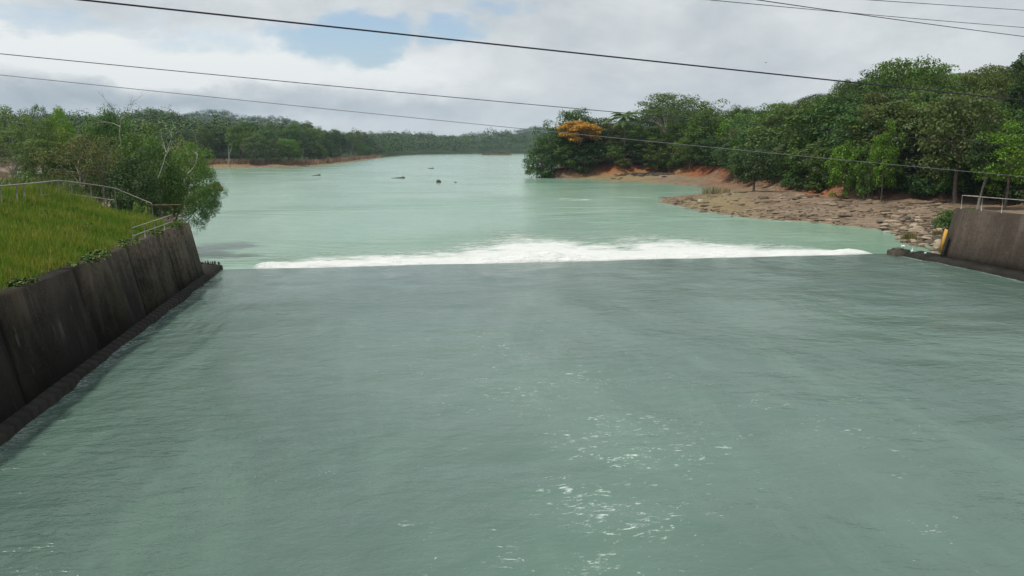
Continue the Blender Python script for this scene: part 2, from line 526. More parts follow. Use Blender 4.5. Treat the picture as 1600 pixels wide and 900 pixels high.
# ------------------------------------------------------------------ water
def water_mat(name, a, b, near):
    k = NT(name)
    p = k.pos()
    q = k.scaled(p, (1, 1, 1), CHROT)
    big = k.noise(k.scaled(q, (1, 0.45, 1)), 0.05 if not near else 0.11, 5, 0.6, 0.6)
    c = k.mix(k.ramp(big, 0.36, 0.66), a, b)
    w1 = k.noise(k.scaled(q, (0.55, 1.0, 1)), 0.55, 4, 0.55, 0.3)
    w2 = k.noise(k.scaled(q, (0.6, 1.0, 1)), 2.2, 5, 0.62, 0.4)
    w3 = k.noise(k.scaled(q, (0.7, 1.0, 1)), 8.0, 3, 0.6)
    if near:
        gust = k.ramp(k.noise(k.scaled(q, (1.0, 0.6, 1)), 0.10, 4, 0.6, 1.2), 0.35, 0.65, 0.55, 1.2)
        h = k.m('MULTIPLY', k.m('MULTIPLY', gust, k.at('chop')), k.m('ADD', k.m('MULTIPLY', w1, 0.75), k.m('ADD', k.m('MULTIPLY', w2, 0.46), k.m('MULTIPLY', w3, 0.12))))
        flow = k.noise(k.scaled(q, (1.0, 0.16, 1)), 0.42, 6, 0.6, 0.8)
        c = k.mix(k.ramp(flow, 0.45, 0.66, 0, 0.6), c, (0.092, 0.153, 0.120))
        boil = k.noise(q, 0.16, 6, 0.65, 2.2)
        c = k.mix(k.ramp(boil, 0.50, 0.70, 0, 0.55), c, (0.068, 0.108, 0.094))
        nr = k.bump(h, 1.0, 0.27)
        fl = k.at('fleck')
        crest = k.noise(k.scaled(q, (1.5, 3.4, 1)), 1.35, 8, 0.76, 1.5)
        br = k.noise(k.scaled(q, (1.0, 1.6, 1)), 5.0, 5, 0.7, 0.5)
        gate = k.noise(k.scaled(q, (1, 1, 1)), 0.55, 4, 0.6)
        v = k.m('ADD', k.m('ADD', crest, k.m('MULTIPLY', k.m('SUBTRACT', br, 0.5), 0.5)), k.m('MULTIPLY', k.m('SUBTRACT', gate, 0.5), 0.35))
        foam = k.ramp(k.m('ADD', v, k.m('MULTIPLY', fl, 0.185)), 0.735, 0.90)
        # thin froth where the water rubs along the walls
        foam = k.m('MAXIMUM', foam, k.m('MULTIPLY', k.at('edge'), k.ramp(k.m('ADD', br, k.m('MULTIPLY', w1, .4)), 0.62, 0.8)))
        c = k.mix(k.m('MULTIPLY', fl, 0.22), c, (0.20, 0.34, 0.27))
        c = k.mix(k.m('MULTIPLY', foam, 0.8), c, (0.62, 0.69, 0.66))
        rough = k.m('ADD', 0.16, k.m('MULTIPLY', foam, 0.6))
    else:
        calm = k.ramp(k.noise(k.scaled(q, (0.35, 1.0, 1)), 0.07, 4, 0.6, 0.8), 0.50, 0.68, 0.45, 1.9)
        h = k.m('MULTIPLY', calm, k.m('ADD', k.m('MULTIPLY', w1, 0.42), k.m('MULTIPLY', w2, 0.42)))
        nr = k.bump(h, 1.0, 0.30)
        rough = 0.15
    return k.out(k.bsdf(c, rough, 0.5, nr, IOR=1.33))


M['river'] = water_mat('milky_green_river', (0.172, 0.300, 0.222), (0.230, 0.365, 0.272), False)
M['channel'] = water_mat('grey_green_channel_water', (0.062, 0.107, 0.088), (0.083, 0.130, 0.108), True)

ang2 = np.radians(np.linspace(-62, 62, 120))
rad2 = np.exp(np.linspace(math.log(30), math.log(3550), 120))
A2, R2 = np.meshgrid(ang2, rad2)
WX, WY = R2 * np.sin(A2), R2 * np.cos(A2)
s2, n2 = to_ch(WX, WY)
tag(link('river_water', grid_mesh('river_water', WX, WY, np.where((s2 < -1.0) & (n2 > -6) & (n2 < 60), -1.5, WL), M['river'])), kind='structure')

# channel sheet: swell, then the lip where it drops over the sill
sv = np.concatenate([np.linspace(-62, -12, 170), np.linspace(-11.7, -0.3, 50), np.array([-0.1, 0.1, 0.3, 0.5, 0.7, 0.9])])
nv = np.linspace(-0.75, 44.2, 190)
SS, NN = np.meshgrid(sv, nv, indexing='ij')
CX, CY = O[0] + D[0] * SS + N[0] * NN, O[1] + D[1] * SS + N[1] * NN
amp = sstep(0, -6, SS)
CZ = ((fbm(NN * 0.6, SS, 0.45, 31, 3) - 0.5) * 0.22 + (fbm(NN * .7, SS, 0.14, 35, 2) - .5) * 0.14) * (0.25 + 0.75 * amp)
CZ = CZ - 0.55 * sstep(-0.35, 0.8, SS + 0.25 * (fbm(NN, SS * 0, 0.35, 41, 3) - .5))
me = grid_mesh('channel_water', CX, CY, CZ, M['channel'])
fl = np.zeros(SS.shape)
for px, py, sx, sy, a in [(935, 790, 2.2, 2.5, 1.0), (980, 690, 3.0, 4.0, .9), (905, 620, 3.5, 4.5, .6), (800, 600, 4.5, 5, .62), (740, 540, 6, 5, .5), (690, 620, 3, 4, .35), (850, 860, 2.5, 1.8, .7),
                          (940, 880, 1.8, 1.2, .8), (1010, 620, 4, 5, .5), (1230, 640, 3, 5, .38), (700, 700, 2.5, 3, .35), (1050, 780, 2, 3, .45), (1450, 700, 2, 3, .3), (1420, 825, 1.0, 1.2, .45), (960, 740, 1.6, 2.2, .75)]:
    c_s, c_n = to_ch(*P(px, py, 0)[:2])
    fl = np.maximum(fl, a * np.exp(-((SS - c_s) / sy) ** 2 - ((NN - c_n) / sx) ** 2))
fl = np.clip(fl * .85 + 0.12 + 0.22 * sstep(-8, -16, SS) * np.exp(-((NN - 24) / 14) ** 2), 0, 1.1)
attr(me, 'chop', 0.42 + 0.95 * np.exp(-(NN / 6.5) ** 2) * sstep(-4, -14, SS) + 0.45 * sstep(30, 42, NN))
attr(me, 'fleck', fl)
attr(me, 'edge', np.clip(0.26 * sstep(0.42, 0.12, NN) * sstep(-2, -12, SS) + 0.3 * sstep(42.7, 43.1, NN), 0, 1))
tag(link('channel_water', me), kind='structure')

# ------------------------------------------------------------------ white water below the weir
k = NT('white_foam')
p = k.pos()
q = k.scaled(p, (1, 1, 1), CHROT)
dn = k.at('dens')
n1 = k.noise(k.scaled(q, (0.5, 1.0, 1)), 0.45, 7, 0.68, 0.8)
n2_ = k.noise(k.scaled(q, (0.45, 1.1, 1)), 2.4, 5, 0.7, 0.6)
v = k.m('ADD', dn, k.m('ADD', k.m('MULTIPLY', k.m('SUBTRACT', n1, .5), 1.25), k.m('MULTIPLY', k.m('SUBTRACT', n2_, .5), 1.1)))
lace = k.noise(k.scaled(q, (0.35, 1.3, 1)), 1.1, 7, 0.75, 1.6)
al = k.m('MAXIMUM', k.ramp(v, 0.28, 1.05), k.m('MULTIPLY', k.at('tail'), k.ramp(lace, 0.42, 0.62, 0.15, 0.95)))
col = k.mix(k.ramp(v, 0.4, 1.15), (0.40, 0.53, 0.44), (0.79, 0.81, 0.785))
sh = k.bsdf(col, 0.7, 0.3, k.bump(k.m('ADD', n2_, k.m('MULTIPLY', k.noise(q, 6.0, 4, .7), .5)), 1.0, 0.30))
foam_mat = k.out(k.n('MixShader', {0: al, 1: k.n('BsdfTransparent').outputs[0], 2: sh}).outputs[0])
g = Geo()
tv = np.concatenate([np.linspace(0.12, 4, 26), np.linspace(4.3, 36, 70)])
nf = np.linspace(0.0, 43.0, 220)
T, NF = np.meshgrid(tv, nf, indexing='ij')
reach = np.interp(NF, [0, 1.2, 2.5, 5, 9, 13, 16, 18.5, 21, 24, 27, 29.5, 32, 35, 38, 41, 42.6, 43], [0.5, 3.0, 5.5, 7.5, 8.5, 10, 13, 17, 20, 17, 12.5, 15, 16, 13, 10.5, 8.0, 5.0, 3])
reach = reach * (0.95 + 0.6 * fbm(NF, T * 0, 0.3, 51, 3))
dens = 1.5 - 1.3 * (T / np.maximum(reach, 0.3)) ** 1.15
side = sstep(0.3, 3.5, NF) * sstep(43.0, 41.2, NF)
dens = np.clip(dens, -0.6, 1.3) * (0.45 + 0.55 * side) - 0.75 * (1 - sstep(0.2, 2.0, NF) * sstep(43.0, 42.5, NF))
roll = np.exp(-((T - 1.6) / 1.6) ** 2)
FZ = WL + 0.045 + np.clip(dens, 0, 1) * (0.40 * roll * (0.55 + 1.0 * fbm(NF, T, 0.9, 61, 4)) + 0.24 * (fbm(NF * 0.8, T, 0.7, 66, 4) - 0.42) * sstep(14, 2, T))
FZ = np.maximum(FZ, WL + 0.03)
bigk = np.exp(-((NF - 19.5) / 2.0) ** 2) * roll * 0.45
FZ = FZ + bigk * fbm(NF, T, 1.3, 71, 3) * np.clip(dens, 0, 1)
FZ[0], FZ[1] = WL - 0.35, np.minimum(FZ[1], WL + 0.12)
FX, FY = O[0] + D[0] * T + N[0] * NF, O[1] + D[1] * T + N[1] * NF
me = grid_mesh('weir_foam', FX, FY, FZ, foam_mat)
attr(me, 'dens', dens)
tail = np.exp(-(T / (reach * 1.35 + 1.5)) ** 2 * 1.6) * sstep(36, 22, T) * sstep(0.0, 3.0, NF) * sstep(43.0, 40.0, NF)
attr(me, 'tail', tail)
tag(link('weir_foam', me), 'white churning foam below the straight edge of the weir', 'foam', kind='stuff')
# small breaking riffles further down
g = Geo()
dd = []
for px, py, hw, hd, a in [(880, 311, 2.6, 1.1, .62), (905, 312.5, 3.0, 1.0, .6), (860, 309, 2.0, 1.0, .45), (1085, 372, 3.2, 1.6, .45), (960, 352, 2.5, 1.2, .4), (1180, 372, 2.5, 1.4, .42), (930, 372, 2.0, 1.3, .5), (800, 368, 2.5, 1.4, .45)]:
    c = P(px, py, WL)
    u, w = np.meshgrid(np.linspace(-1, 1, 21), np.linspace(-1, 1, 13))
    X, Y = c[0] + u * hw * 1.6, c[1] + w * hd * 1.6 + u * 0.5
    i = np.arange(X.size).reshape(X.shape)
    g.add(np.stack([X, Y, np.full(X.shape, WL + 0.022)], -1).reshape(-1, 3), np.stack([i[:-1, :-1], i[:-1, 1:], i[1:, 1:], i[1:, :-1]], -1).reshape(-1, 4))
    dd.append(a * 1.25 * np.exp(-(u ** 2 + w ** 2) * 1.8) - 0.55 * sstep(0.6, 1, np.maximum(abs(u), abs(w))))
me = g.mesh('riffle_foam', foam_mat, True)
attr(me, 'dens', np.concatenate([d.ravel() for d in dd]))
tag(link('riffle_foam', me), 'small white riffles breaking on the green river past the weir', 'foam', kind='stuff')

# ------------------------------------------------------------------ walls
ZL, ZR = 3.1, 3.3
t = thing('retaining_wall', 'long black stained concrete wall below the green grass bank', 'wall', ch(-20, -1.2, 0))
g = Geo()


def wpt(s, n, z):
    return ch(s, n, z) - np.array(t.location)


joints = [-62, -44, -38.2, -32.4, -26.6, -20.8, -15.0, -9.4, -3.7]
for a, b in zip(joints[:-1], joints[1:]):
    a2, b2 = a + 0.03, b - 0.03
    off = RNG.uniform(-0.005, 0.005)
    # front face has a batter
    g.prism([wpt(a2, -1.25, 0.2), wpt(b2, -1.25, 0.2), wpt(b2, -0.36 + off, 0.2), wpt(a2, -0.36 + off, 0.2)][::-1],
            [wpt(a2, -1.45, ZL), wpt(b2, -1.45, ZL), wpt(b2, -0.95 + off, ZL), wpt(a2, -0.95 + off, ZL)][::-1])
g.prism([wpt(-62, -1.75, -1), wpt(-3.75, -1.75, -1), wpt(-3.75, -1.0, -1), wpt(-62, -1.0, -1)][::-1],
        [wpt(-62, -1.75, ZL - .02), wpt(-3.75, -1.75, ZL - .02), wpt(-3.75, -1.12, ZL - .02), wpt(-62, -1.12, ZL - .02)][::-1])
# return wall at the downstream end
g.prism([wpt(-4.3, -6.5, -1), wpt(-3.72, -6.5, -1), wpt(-3.72, -1.752, -1), wpt(-4.3, -1.752, -1)][::-1],
        [wpt(-4.3, -6.5, ZL - .03), wpt(-3.78, -6.5, ZL - .03), wpt(-3.78, -1.752, ZL - .03), wpt(-4.3, -1.752, ZL - .03)][::-1])
link('wall_face', g.mesh('wall_face', M['conc_left']), t)
g = Geo()
k_ = 40
ss = np.linspace(-62, 0.1, 120)
for a, b in zip(ss[:-1], ss[1:]):
    j0, j1 = [0.03 * math.sin(x * 1.7) + 0.02 * math.sin(x * 4.1) for x in (a, b)]
    last = a > -3.9
    nin = -1.5 if last else -0.9
    zt = 0.33
    g.prism([wpt(a, nin, -1.2), wpt(b, nin, -1.2), wpt(b, 0.04 + j1, -1.2), wpt(a, 0.04 + j0, -1.2)][::-1],
            [wpt(a, nin, zt + .12), wpt(b, nin, zt + .12), wpt(b, -0.10 + j1, zt - .12), wpt(a, -0.10 + j0, zt - .12)][::-1])
link('footing', g.mesh('footing', M['conc_foot']), t)
# row of dark stubs on the end of the footing
g = Geo()
for i in range(26):
    s_, n_ = RNG.uniform(-0.6, 0.0), RNG.uniform(-1.45, -0.15)
    h = RNG.uniform(0.06, 0.2)
    b = wpt(s_, n_, 0.25)
    g.tube([b, b + np.array([RNG.normal(0, .03), RNG.normal(0, .03), 0.1 + h])], [0.035, 0.02], 5)
link('rusty_stubs', g.mesh('rusty_stubs', M['bill']), t)

t = thing('retaining_wall', 'brown stained concrete wall beside the rocky shore', 'wall', ch(-12, 44.5, 0))
g = Geo()
for a, b in zip([-60, -40, -26, -4.4][:-1], [-60, -40, -26, -4.4][1:]):
    a2, b2 = a + .02, b - .02
    if b == -4.4:      # upstream face, then a slanted nose at the free end
        bot = [wpt(a2, 45.2, -1), wpt(a2, 43.8, -1), wpt(-4.4, 43.8, -1), wpt(-3.0, 44.5, -1), wpt(-3.0, 45.2, -1)]
        top = [wpt(a2, 45.4, ZR), wpt(a2, 44.45, ZR), wpt(-5.2, 44.45, ZR), wpt(-3.6, 45.1, ZR), wpt(-3.6, 45.4, ZR)]
    else:
        bot = [wpt(a2, 45.2, -1), wpt(a2, 43.8, -1), wpt(b2, 43.8, -1), wpt(b2, 45.2, -1)]
        top = [wpt(a2, 45.4, ZR), wpt(a2, 44.45, ZR), wpt(b2, 44.45, ZR), wpt(b2, 45.4, ZR)]
    g.prism(bot, top)
link('wall_face', g.mesh('wall_face', M['conc_right']), t)
g = Geo()
ss = np.linspace(-60, -1.6, 30)
for a, b in zip(ss[:-1], ss[1:]):
    j0, j1 = [0.04 * math.sin(x * 1.9) for x in (a, b)]
    nout = 43.9 if b < -4.5 else 44.4
    g.prism([wpt(a, 43.1 + j0, -1.2), wpt(b, 43.1 + j1, -1.2), wpt(b, nout, -1.2), wpt(a, nout, -1.2)][::-1],
            [wpt(a, 43.2 + j0, .16), wpt(b, 43.2 + j1, .16), wpt(b, nout, .34), wpt(a, nout, .34)][::-1])
link('footing', g.mesh('footing', M['conc_foot']), t)
# yellow board fixed to the slanted nose
g = Geo()
fdir = np.array([ch(-3.0, 44.5)[0] - ch(-4.4, 43.8)[0], ch(-3.0, 44.5)[1] - ch(-4.4, 43.8)[1], 0])
fdir /= np.linalg.norm(fdir)
outn = np.array([-fdir[1], fdir[0], 0])
if outn @ np.array([-1, 0, 0]) < 0:
    outn = -outn
b0, b1 = wpt(-4.3, 43.83, 0.42), wpt(-3.65, 44.16, 0.42)
h_ = 1.5
lean = (wpt(-5.2, 44.45, ZR) - wpt(-4.4, 43.8, -1)) / (ZR + 1) * h_
b0, b1 = b0 + lean * .06 + outn * .02, b1 + lean * .06 + outn * .02
lean2 = np.array([lean[0] * 0.75, lean[1] * .75, h_])
g.prism([b0, b1, b1 + outn * .05, b0 + outn * .05], [b0 + lean2, b1 + lean2, b1 + lean2 + outn * .05, b0 + lean2 + outn * .05])
link('yellow_board', g.mesh('yellow_board', M['yellow']), t)

# block on the right end of the sill
t = thing('sill_block', 'low pale concrete block at the right end of the foam line', 'concrete block', ch(-1.0, 43.1, 0))
g = Geo()
g.prism([wpt(-1.75, 42.5, -1), wpt(-0.6, 42.5, -1), wpt(-0.6, 43.75, -1), wpt(-1.75, 43.75, -1)][::-1],
        [wpt(-1.65, 42.6, .36), wpt(-0.7, 42.6, .33), wpt(-0.7, 43.6, .40), wpt(-1.65, 43.6, .42)][::-1])
link('block', g.mesh('block', M['conc_block']), t)
g = Geo()
g.prism([wpt(-1.55, 42.75, .30), wpt(-0.85, 42.75, .30), wpt(-0.85, 43.3, .30), wpt(-1.55, 43.3, .30)][::-1],
        [wpt(-1.5, 42.85, .50), wpt(-0.9, 42.8, .47), wpt(-0.9, 43.25, .5), wpt(-1.5, 43.2, .52)][::-1])
link('cap', g.mesh('cap', M['conc_block']), t)

# ------------------------------------------------------------------ railings
def railing(label, group, posts, rails, rpost=0.03, rrail=0.027, mat='rail'):
    """posts: list of (base, top) points; rails: list of point lists"""
    base = posts[0][0]
    t = thing('railing', label, 'railing', base, group)
    b = np.array(t.location)
    for lo, hi in posts:
        g = Geo()
        g.tube([np.array(lo) - b, (np.array(lo) + np.array(hi)) / 2 - b, np.array(hi) - b], rpost, 7)
        link('post', g.mesh('post', M[mat], True), t)
    for i, pts in enumerate(rails):
        g = Geo()
        g.tube([np.array(q_) - b for q_ in pts], rrail, 7)
        link('top_rail' if i == 0 else 'mid_rail', g.mesh('rail', M[mat], True), t)
    return t


def post_at(px, d, top_py, sink=0.15):
    tp = PD(px, top_py, d)
    z0 = gz(tp[0], tp[1]) - sink
    return np.array([tp[0], tp[1], min(z0, tp[2] - 0.5)]), tp


LF = [(-40, 30.5, 294), (0, 34, 290.5), (25, 35.5, 288.5), (37, 36.3, 287.5), (63, 38, 285), (90, 40, 282)]
RF = [(90, 40, 282), (111, 41, 284), (141, 42, 288), (161, 42.7, 291), (179, 43.3, 294), (237, 44.6, 318)]
pa = [post_at(*a) for a in LF]
railing('grey pipe railing along the crest of the grass bank', None, pa, [[p_[1] for p_ in pa], [PD(63, 306, 38), PD(90, 301.5, 40)]])
pb = [post_at(*a) for a in RF[1:]]
railing('grey pipe railing sloping down towards the dark trees', None, pb, [[PD(90, 282, 40.05)] + [p_[1] for p_ in pb], [PD(91, 301.5, 40.1), PD(141, 307.5, 42.1), PD(179, 313, 43.4)]])
pc = []
for s_, n_ in [(-4.2, -2.85), (-4.2, -2.2), (-4.15, -1.7), (-4.1, -1.2)]:
    a = ch(s_, n_, 2.95)
    pc.append((a, a + np.array([0, 0, 1.12])))
railing('rusty upright railing on the end of the dark wall by the water', None, pc, [[q_[1] for q_ in pc], [pc[1][0] + np.array([0, 0, .5]), pc[3][0] + np.array([0, 0, .5])]], 0.034, 0.026, 'rust')
pd_ = []
for s_ in (-13.0, -11.2, -9.5, -7.8, -6.2):
    a = ch(s_, -1.22, ZL - .02)
    pd_.append((a, a + np.array([0, 0, 0.62])))
railing('low pipe handrail on the wall edge beside the grass', None, pd_, [[q_[1] for q_ in pd_], [q_[0] + np.array([0, 0, .28]) for q_ in pd_]], 0.02, 0.018)
pe = []
for s_ in (-11.0, -9.4, -7.7, -6.1, -4.4):
    a = ch(s_, 44.85, ZR - .02)
    pe.append((a, a + np.array([0, 0, 0.85])))
a = ch(-4.0, 46.3, ZR - .3)
pe.append((a, a + np.array([0, 0, 1.05])))
railing('grey pipe railing on top of the brown wall before the forest', None, pe, [[q_[1] for q_ in pe]], 0.024, 0.024)

# ------------------------------------------------------------------ cables overhead
def cable(label, pts, r, mat, group='power cables crossing the view'):
    """pts: (pixel x, pixel y, distance) of three points on the cable"""
    q_ = np.array([PD(*a) for a in pts])
    tt = np.array([0, 0.5, 1.0])
    # spans well past both edges of the view; parabola = hanging cable
    co = [np.polyfit(tt, q_[:, i], 2 if i == 2 else 1) for i in range(3)]
    u = np.linspace(-0.5, 1.7, 60)
    path = np.stack([np.polyval(co[i], u) for i in range(3)], 1)
    mid = path.mean(0)
    g = Geo()
    g.tube(path - mid, r, 6)
    o = link('power_cable', g.mesh('power_cable', M[mat], True), loc=tuple(mid))
    tag(o, label, 'cable', group)


def mid3(a, b, bow):
    """a hanging middle between two ends given as (px, py, d)"""
    A_, B_ = PD(*a), PD(*b)
    m_ = (A_ + B_) / 2
    pxm = float(px_of(*m_))
    return [a, (pxm, float(py_of(*m_)) + bow, m_[1]), b]


cable('thickest black cable crossing the whole sky from top left', mid3((130, 0, 34), (1600, 157, 52), 0.5), 0.040, 'wire')
cable('thin dark cable running from the left sky to the palm tree', mid3((0, 84, 36), (1600, 229, 54), 4), 0.019, 'wire')
cable('pale lowest cable passing in front of the orange tree', mid3((0, 117, 38), (1600, 276, 54), 3), 0.017, 'wire_pale')
cable('dark cable in the top right sky dropping most steeply', mid3((1185, 0, 40), (1600, 57, 54), 1), 0.021, 'wire')
cable('thin grey cable in the top right crossing a steeper one', mid3((1110, 0, 44), (1600, 43, 56), 1), 0.018, 'wire')
cable('faint short cable in the extreme top right corner', mid3((1360, 0, 46), (1600, 16, 58), 0), 0.018, 'wire')

# ------------------------------------------------------------------ tree kinds
def branch_path(a, b, sag, rng, k=5):
    a, b = np.asarray(a, float), np.asarray(b, float)
    u = np.linspace(0, 1, k)[:, None]
    pth = a * (1 - u) + b * u
    wob = rng.normal(0, np.linalg.norm(b - a) * 0.035, (2, 3))
    pth += np.sin(u * math.pi) * wob[0] + np.sin(u * 2 * math.pi) * wob[1] * .5
    pth[:, 2] += sag * np.sin(np.linspace(0, math.pi, k)) * np.linalg.norm(b - a)
    return pth


def clump_leaves(g, centers, radii, per, ll, lw, rng, up=0.55, inner=0.45, droop=0.0):
    for c_, r_ in zip(centers, radii):
        k_ = max(6, int(per * rng.uniform(0.7, 1.3)))
        d_ = rng.normal(size=(k_, 3))
        d_ /= np.linalg.norm(d_, axis=1)[:, None]
        low = (d_[:, 2] < -0.2) & (rng.random(k_) < 0.6)
        d_[low, 2] *= -1
        rr = (1 - inner * rng.random(k_) ** 1.6) * rng.uniform(0.85, 1.18, k_)
        pos = c_ + d_ * rr[:, None] * r_
        nr = d_ * 0.8 + np.array([0, 0, up]) + rng.normal(0, 0.45, (k_, 3))
        g.leaves(pos, nr, ll, lw, rng, droop)


def sphere_dirs(k_, rng, zmin=-0.4):
    i = np.arange(k_) + 0.5
    z = 1 - (1 - zmin) * i / k_
    a = i * 2.39996 + rng.uniform(0, 6)
    r = np.sqrt(np.maximum(0, 1 - z * z))
    d_ = np.stack([r * np.cos(a), r * np.sin(a), z], 1) + rng.normal(0, 0.12, (k_, 3))
    return d_


def make_broad(h, w, nb, per, ll, seed, zlo=-0.5, trunk_r=0.022, flat=1.0, crown_lo=0.3):
    """rounded crown of many lobes; returns (trunk, crown) geometry"""
    rng = np.random.default_rng(seed)
    ch_, cz = h * (1 - crown_lo) / 2, h * (1 + crown_lo) / 2
    d_ = sphere_dirs(nb, rng, zlo)
    # lopsided outline: stretch the crown by a few random bumps
    bumps = rng.normal(size=(5, 3))
    bumps /= np.linalg.norm(bumps, axis=1)[:, None]
    k_ = 1 + 0.22 * np.sum(np.exp(-4 * (1 - d_ @ bumps.T)) * rng.uniform(-1, 1, 5), axis=1)
    rr = rng.uniform(0.62, 0.9, nb) * k_
    cen = np.stack([d_[:, 0] * w * .5 * rr, d_[:, 1] * w * .5 * rr, cz + d_[:, 2] * ch_ * rr], 1)
    br = rng.uniform(0.11, 0.2, nb) * w
    rad = np.stack([br, br, br * 0.72 * flat], 1)
    g = Geo()
    clump_leaves(g, cen, rad, per, ll, ll * 0.55, rng)
    tr = Geo()
    top = np.array([rng.normal(0, .03) * h, rng.normal(0, .03) * h, h * 0.62])
    tr.tube(branch_path((0, 0, -0.6), top, 0, rng, 6), np.linspace(trunk_r * h, trunk_r * h * .45, 6), 7)
    for i in rng.choice(nb, min(nb, 11), replace=False):
        a = top * rng.uniform(0.5, 0.95)
        tr.tube(branch_path(a, cen[i], 0.06, rng), np.linspace(trunk_r * h * .4, trunk_r * h * .1, 5), 5)
    return tr, g


def make_umbrella_tree(h, w, nb, per, ll, seed, trunk_r=0.02, layers=2, open_=1.0):
    """spreading flat topped crown on visible limbs"""
    rng = np.random.default_rng(seed)
    cen, rad = [], []
    for i in range(nb):
        q_ = math.sqrt((i + .5) / nb) * 0.46
        a = i * 2.39996 + rng.uniform(-.3, .3)
        lay = rng.integers(0, layers)
        z = h * (0.93 - 0.14 * (q_ / .46) ** 2 - 0.12 * lay * rng.uniform(.6, 1.3)) + rng.normal(0, .012) * h
        cen.append((q_ * w * math.cos(a), q_ * w * math.sin(a), z))
        b = rng.uniform(0.10, 0.16) * w * open_
        rad.append((b, b, b * 0.42))
    cen, rad = np.array(cen), np.array(rad)
    g = Geo()
    clump_leaves(g, cen, rad, per, ll, ll * 0.55, rng, up=0.9)
    tr = Geo()
    fork = np.array([rng.normal(0, .02) * h, rng.normal(0, .02) * h, h * 0.5])
    tr.tube(branch_path((0, 0, -0.6), fork, 0, rng, 6), np.linspace(trunk_r * h, trunk_r * h * .7, 6), 7)
    for i in rng.choice(nb, min(nb, 14), replace=False):
        tr.tube(branch_path(fork * rng.uniform(.85, 1), cen[i] - np.array([0, 0, rad[i][2] * .5]), 0.10, rng), np.linspace(trunk_r * h * .45, trunk_r * h * .1, 5), 5)
    return tr, g


def make_bush(h, w, nb, per, ll, seed):
    rng = np.random.default_rng(seed)
    d_ = sphere_dirs(nb, rng, -0.05)
    rr = rng.uniform(0.55, 0.95, nb)
    cen = np.stack([d_[:, 0] * w * .42 * rr, d_[:, 1] * w * .42 * rr, h * 0.18 + np.abs(d_[:, 2]) * h * .62 * rr], 1)
    br = rng.uniform(0.13, 0.22, nb) * w
    rad = np.stack([br, br, br * 0.8], 1)
    g = Geo()
    clump_leaves(g, cen, rad, per, ll, ll * 0.5, rng)
    tr = Geo()
    for i in rng.choice(nb, min(nb, 7), replace=False):
        tr.tube(branch_path((rng.normal(0, .05) * w, rng.normal(0, .05) * w, -0.4), cen[i], 0.05, rng), np.linspace(0.012 * h + .02, .01, 5), 5)
    return tr, g


def make_palm(h, seed):
    rng = np.random.default_rng(seed)
    tr, g = Geo(), Geo()
    top = np.array([0.2, 0, h])
    tr.tube(np.array([0, 0, -.5]) + np.linspace(0, 1, 7)[:, None] * (top + np.array([0, 0, .5])), np.linspace(.15, .10, 7), 8)
    for i in range(20):
        a = i * 2.39996
        el = rng.uniform(0.1, 1.15) if i < 13 else rng.uniform(-0.4, 0.15)
        L = rng.uniform(3.4, 4.6)
        u = np.linspace(0, 1, 16)
        out = u * L * math.cos(el * 0.8)
        zz = np.sin(el) * u * L * 0.9 - (u ** 2.2) * L * rng.uniform(0.45, 0.75)
        pth = np.stack([top[0] + out * math.cos(a), top[1] + out * math.sin(a), top[2] + zz], 1)
        g.tube(pth, np.linspace(.035, .008, 16), 4)
        side = np.array([-math.sin(a), math.cos(a), 0])
        for j in range(1, 16):
            ll = 0.75 * math.sin(math.pi * min(1, 0.15 + u[j] * .85)) + .12
            tn = pth[j] - pth[j - 1]
            tn /= np.linalg.norm(tn)
            for sg in (-1, 1):
                tip = pth[j] + side * sg * ll * .8 + tn * ll * .45 - np.array([0, 0, ll * .55])
                w_ = tn * 0.17
                g.add([pth[j] - w_, pth[j] + w_, tip + w_ * .3, tip - w_ * .3], [[0, 1, 2, 3]])
    return tr, g


def make_snag(h, seed, spread=0.5, lean=(0, 0), depth=3):
    rng = np.random.default_rng(seed)
    g = Geo()

    def grow(a, d_, L, r, lv):
        k_ = 6
        pts = [np.array(a)]
        dd_ = np.array(d_, float)
        for i in range(k_ - 1):
            dd_ = dd_ + rng.normal(0, .16, 3)
            dd_ /= np.linalg.norm(dd_)
            pts.append(pts[-1] + dd_ * L / (k_ - 1))
        g.tube(pts, np.linspace(r, r * .5, k_), 5)
        if lv > 0:
            for j in range(3):
                nd = dd_ + rng.normal(0, spread, 3)
                nd[2] = nd[2] * .8 + .1
                nd /= np.linalg.norm(nd)
                grow(pts[rng.integers(2, k_)], nd, L * rng.uniform(.5, .75), r * .5, lv - 1)

    d0 = np.array([lean[0], lean[1], 1.0])
    grow((0, 0, -.4), d0 / np.linalg.norm(d0), h * .55, h * 0.011, depth)
    return g


PROTO = {}


def reg(name, h, w, trgeo, crgeo, bark='bark', leaf='leaf'):
    PROTO[name] = dict(h=h, w=w, trunk=trgeo.mesh(name + '_trunk', M[bark], True) if trgeo else None, crown=crgeo.mesh(name + '_crown', M[leaf]) if crgeo else None)


# kinds for the wooded right bank (seen from 80-200 m)
for i in range(4):
    reg('broad%d' % i, 13, 9.5, *make_broad(13, 9.5, 52, 105, 0.46, 100 + i, zlo=-0.8, crown_lo=0.14))
for i in range(2):
    reg('tall%d' % i, 15, 8.0, *make_broad(15, 8.0, 40, 110, 0.48, 120 + i, crown_lo=0.42), bark='pale_bark')
for i in range(3):
    reg('umbrella%d' % i, 13, 14, *make_umbrella_tree(13, 14, 46, 90, 0.44, 140 + i), bark='pale_bark')
for i in range(3):
    reg('skirt%d' % i, 8, 7.0, *make_broad(8, 7.0, 38, 100, 0.40, 160 + i, zlo=-0.95, crown_lo=0.02))
for i in range(3):
    reg('bush%d' % i, 3.2, 4.6, *make_bush(3.2, 4.6, 22, 80, 0.34, 180 + i))
reg('palm', 11, 6, *make_palm(11, 190))
reg('blossom', 12, 10, *make_umbrella_tree(12, 10, 60, 150, 0.42, 195, layers=3), leaf='flower')
